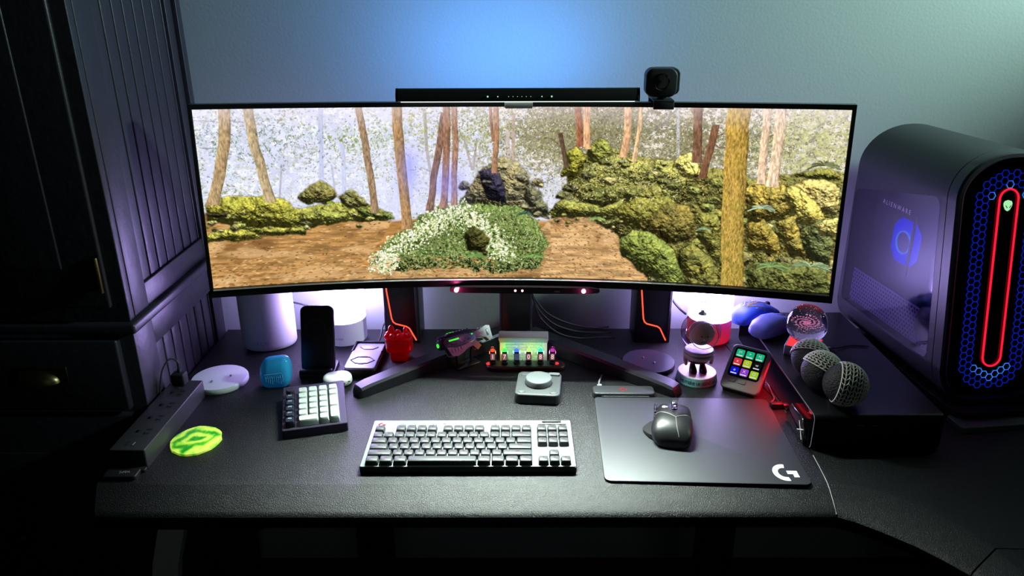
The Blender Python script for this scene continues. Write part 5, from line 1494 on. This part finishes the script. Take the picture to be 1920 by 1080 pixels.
mb = MB(); mb.lathe([(.0222, .0042), (.0001, .0045)], 40, FANC); mb.build('fan_hub', mat('hub', rgb(110, 100, 130), .5), fan)
mb = MB(); mb.box(.0300, 0, .008, .006, .125, .003, 0, FANC); mb.build('bracket', M_PCIN, pc, 0)
# perforated shroud at the foot of the window
mb = MB()
for x0, x1, y0, y1, z_ in ((-.152, .135, -.052, .022, 0),):
    P0 = on_side(.5, .20, -HW + .020)
    mb.box((x0 + x1) / 2, (y0 + y1) / 2, 0, x1 - x0, y1 - y0, .002, 0, P0)
sh = mb.build('perforated_shroud', mat('shroud', rgb(104, 98, 132), .45), pc, 0)
mb = MB()
for r_ in range(9):
    for c_ in range(30):
        cx, cy = -.148 + .0094 * c_ + (.0047 if r_ % 2 else 0), -.048 + .0080 * r_
        mb.prism(circ(.0031, 6, cx, cy), .0010, .0013, 0, P0)
mb.build('hole', M_HOLE, sh, 0)
mb = MB(); mb.lathe([(.030, 0), (.030, .006), (.002, .008)], 36, on_side(.06, .36, -HW + .028) @ Matrix.Diagonal((1, .45, 1, 1))); mb.lathe([(.040, 0), (.040, .006), (.002, .008)], 36, on_side(.12, .0, -HW + .023) @ T(0, .055, 0)); mb.build('cable_grommet', M_BLACK_MATTE, pc)
mb = MB(); mb.geo(text_geo('ALIENWARE', .0135, 0, 'CENTER', 1.55), on_side(.46, .90, -HW - .0010) @ Matrix.Diagonal((.92, 1, 1, 1))); mb.build('brand_lettering', mat('tower_ink', rgb(176, 170, 186), .6), win, 0)
# the front: dark oval panel with light ring, honeycomb and the lit head
TILT = math.atan(LEAN)
FP = T(0, .0175, ZB) @ RX(-TILT) @ FRONT          # drawing x right, y up along the leaning front, thick forwards
FL = (ZT - ZB) / math.cos(TILT)
mb = MB(); p, rb, zb, w = outline(.0125)
full = [(x, (z - ZB) / math.cos(TILT)) for x, z in p] + [(-w + rb + rb * math.cos(a), (zb + rb + rb * math.sin(a) - ZB) / math.cos(TILT)) for a in [PI + PI / 2 * k / 8 for k in range(9)]]
mb.prism(full, -.003, .001, 0, FP); mb.build('front_panel', mat('front_glass', rgb(7, 7, 10), .08, coat=.6), pc)
LZ0, LZ1, LR = .088, .388, .0185
def stadium(r, n=16):
    return [(r * math.cos(PI * k / n), LZ1 + r * math.sin(PI * k / n)) for k in range(n + 1)] + [(r * math.cos(PI + PI * k / n), LZ0 + r * math.sin(PI + PI * k / n)) for k in range(n + 1)]
mb = MB(); pts_ = [(x, y, .0035) for x, y in stadium(LR)]; pts_.append(pts_[0])
mb.tube(pts_, .0018, 8, FP, smooth=1); mb.build('light_ring', glow('ring_red', (1.0, .010, .035), 1.35), pc)
def inst(x, y, r):
    return math.hypot(x, y - min(max(y, LZ0), LZ1)) < r
mb = MB(); s_ = .0076
mb2 = MB()
ny = 0
for r_ in range(-4, 36):
    for c_ in range(-8, 9):
        cx, cy = c_ * s_ * 1.5, r_ * s_ * 1.7321 + (.8660 * s_ if c_ % 2 else 0) + .02
        d_ = math.hypot(cx, cy - min(max(cy, LZ0 + .0), LZ1 - .01))
        if not (.036 < d_ < .062): continue
        for q in range(6):
            a0, a1 = PI / 3 * q, PI / 3 * (q + 1)
            p0 = FP @ Vector((cx + s_ * math.cos(a0) * .99, cy + s_ * math.sin(a0) * .99, .0025)); p1 = FP @ Vector((cx + s_ * math.cos(a1) * .99, cy + s_ * math.sin(a1) * .99, .0025))
            (mb2 if d_ < .043 else mb).cyl(p0, p1, .00055, n=5)
hc = mb.build('honeycomb', M_BLUE_G, pc, 0)
mb2.build('inner_honeycomb', glow('hex_bright', (.05, .22, 1.0), 1.3), hc, 0)
hx_ = [(0, -.0100), (.0040, -.0075), (.0076, -.0005), (.0082, .0045), (.0060, .0085), (.0, .0102), (-.0060, .0085), (-.0082, .0045), (-.0076, -.0005), (-.0040, -.0075)]
mb = MB(); mb.prism(hx_, .001, .0035, .001, FP @ T(0, LZ1 - .012, 0)); hd = mb.build('head_emblem', glow('emblem_green', (.42, .92, .46), .95), pc)
mb = MB()
for q in (-1, 1): mb.prism([(q * .0012, -.0040), (q * .0052, .0012), (q * .0058, .0002), (q * .0030, -.0040)][::q], .0035, .0039, 0, FP @ T(0, LZ1 - .012, 0))
mb.build('emblem_eye', M_HOLE, hd, 0)
mb = MB(); mb.prism(rrect(.180, .36, .02, 4, 0, .15), 0, .0215, .002); mb.build('foot', M_BLACK_MATTE, pc)
mb = MB(); mb.prism(rrect(.205, .05, .006, 4, .004, -.035), 0, .0100, .0030); mb.build('front_lip', mat('lip_grey', rgb(92, 100, 98), .5), pc)

# ------------------------------------------------------------------ loose cables
def cable(label, pts, r=.0018, m=None, group=None):
    c = Vector(pts[0]); t = MB(); t.tube([Vector(p) - c for p in pts], r, 8, smooth=5)
    o = t.build('cable', m or mat('cable_black', rgb(24, 24, 27), .4)); o.location = (c.x, c.y, D + c.z)
    return tag(o, label, 'cable', group)
cable('thin black cable rising from the white router behind the phone stand', [(-.515, 1.606, .096), (-.490, 1.62, .082), (-.468, 1.642, .060), (-.455, 1.672, .012), (-.455, 1.677, -.01)], .0022)
cable('short black cable from the charging pad towards the left speaker', [(-.3165, 1.562, .013), (-.313, 1.583, .019), (-.3125, 1.61, .030), (-.311, 1.65, .026), (-.306, 1.682, .012), (-.30, 1.69, -.02)], .0020)
ct = thing('cable_plug', 'pale cable plug joining the charging pad at its far edge', 'plug', (-.3165, 1.5605, .0108), -.1)
mb = MB(); mb.box(0, 0, 0, .010, .013, .0068, .002); mb.build('body', mat('plug_pale', rgb(190, 186, 206), .4), ct)
cable('black cable looping from the dark speaker to the right white lamp', [(.362, 1.670, .155), (.364, 1.672, .110), (.374, 1.672, .075), (.392, 1.668, .052), (.41, 1.672, .035)], .0026)
for k, dx in enumerate((0, .020, .040)):
    cable('black cable drooping from the monitor stand towards the right arm', [(.030 + dx * .3, 1.55 - dx * .3, .155 - dx), (.044 + dx * .3, 1.555 - dx * .3, .120 - dx), (.075 + dx * .5, 1.557 - dx * .3, .084 - dx), (.125 + dx * .5, 1.568 - dx * .2, .056 - dx * .8), (.175 + dx * .5, 1.578, .042 - dx * .6), (.215 + dx * .4, 1.60, .034 - dx * .7)], .0022, None, 'cables behind the monitor stand')
cable('thin red lit cable running from the key pad to the usb stick', [(.499, 1.375, .006), (.520, 1.383, .003), (.5165, 1.345, .003), (.5140, 1.320, .003), (.500, 1.302, .004)], .0013, mat('cable_grey', rgb(110, 96, 100), .5))
pt_ = thing('metal_plug', 'small metal jack plug lying in front of the left monitor arm', 'plug', (-.232, 1.418, .0031), .62)
mb = MB(); mb.cyl((-.014, 0, 0), (.004, 0, 0), .0030, n=16, bev=.0006); mb.cyl((.004, 0, 0), (.013, 0, 0), .0018, n=12, bev=.0004); mb.build('body', M_STEEL, pt_)
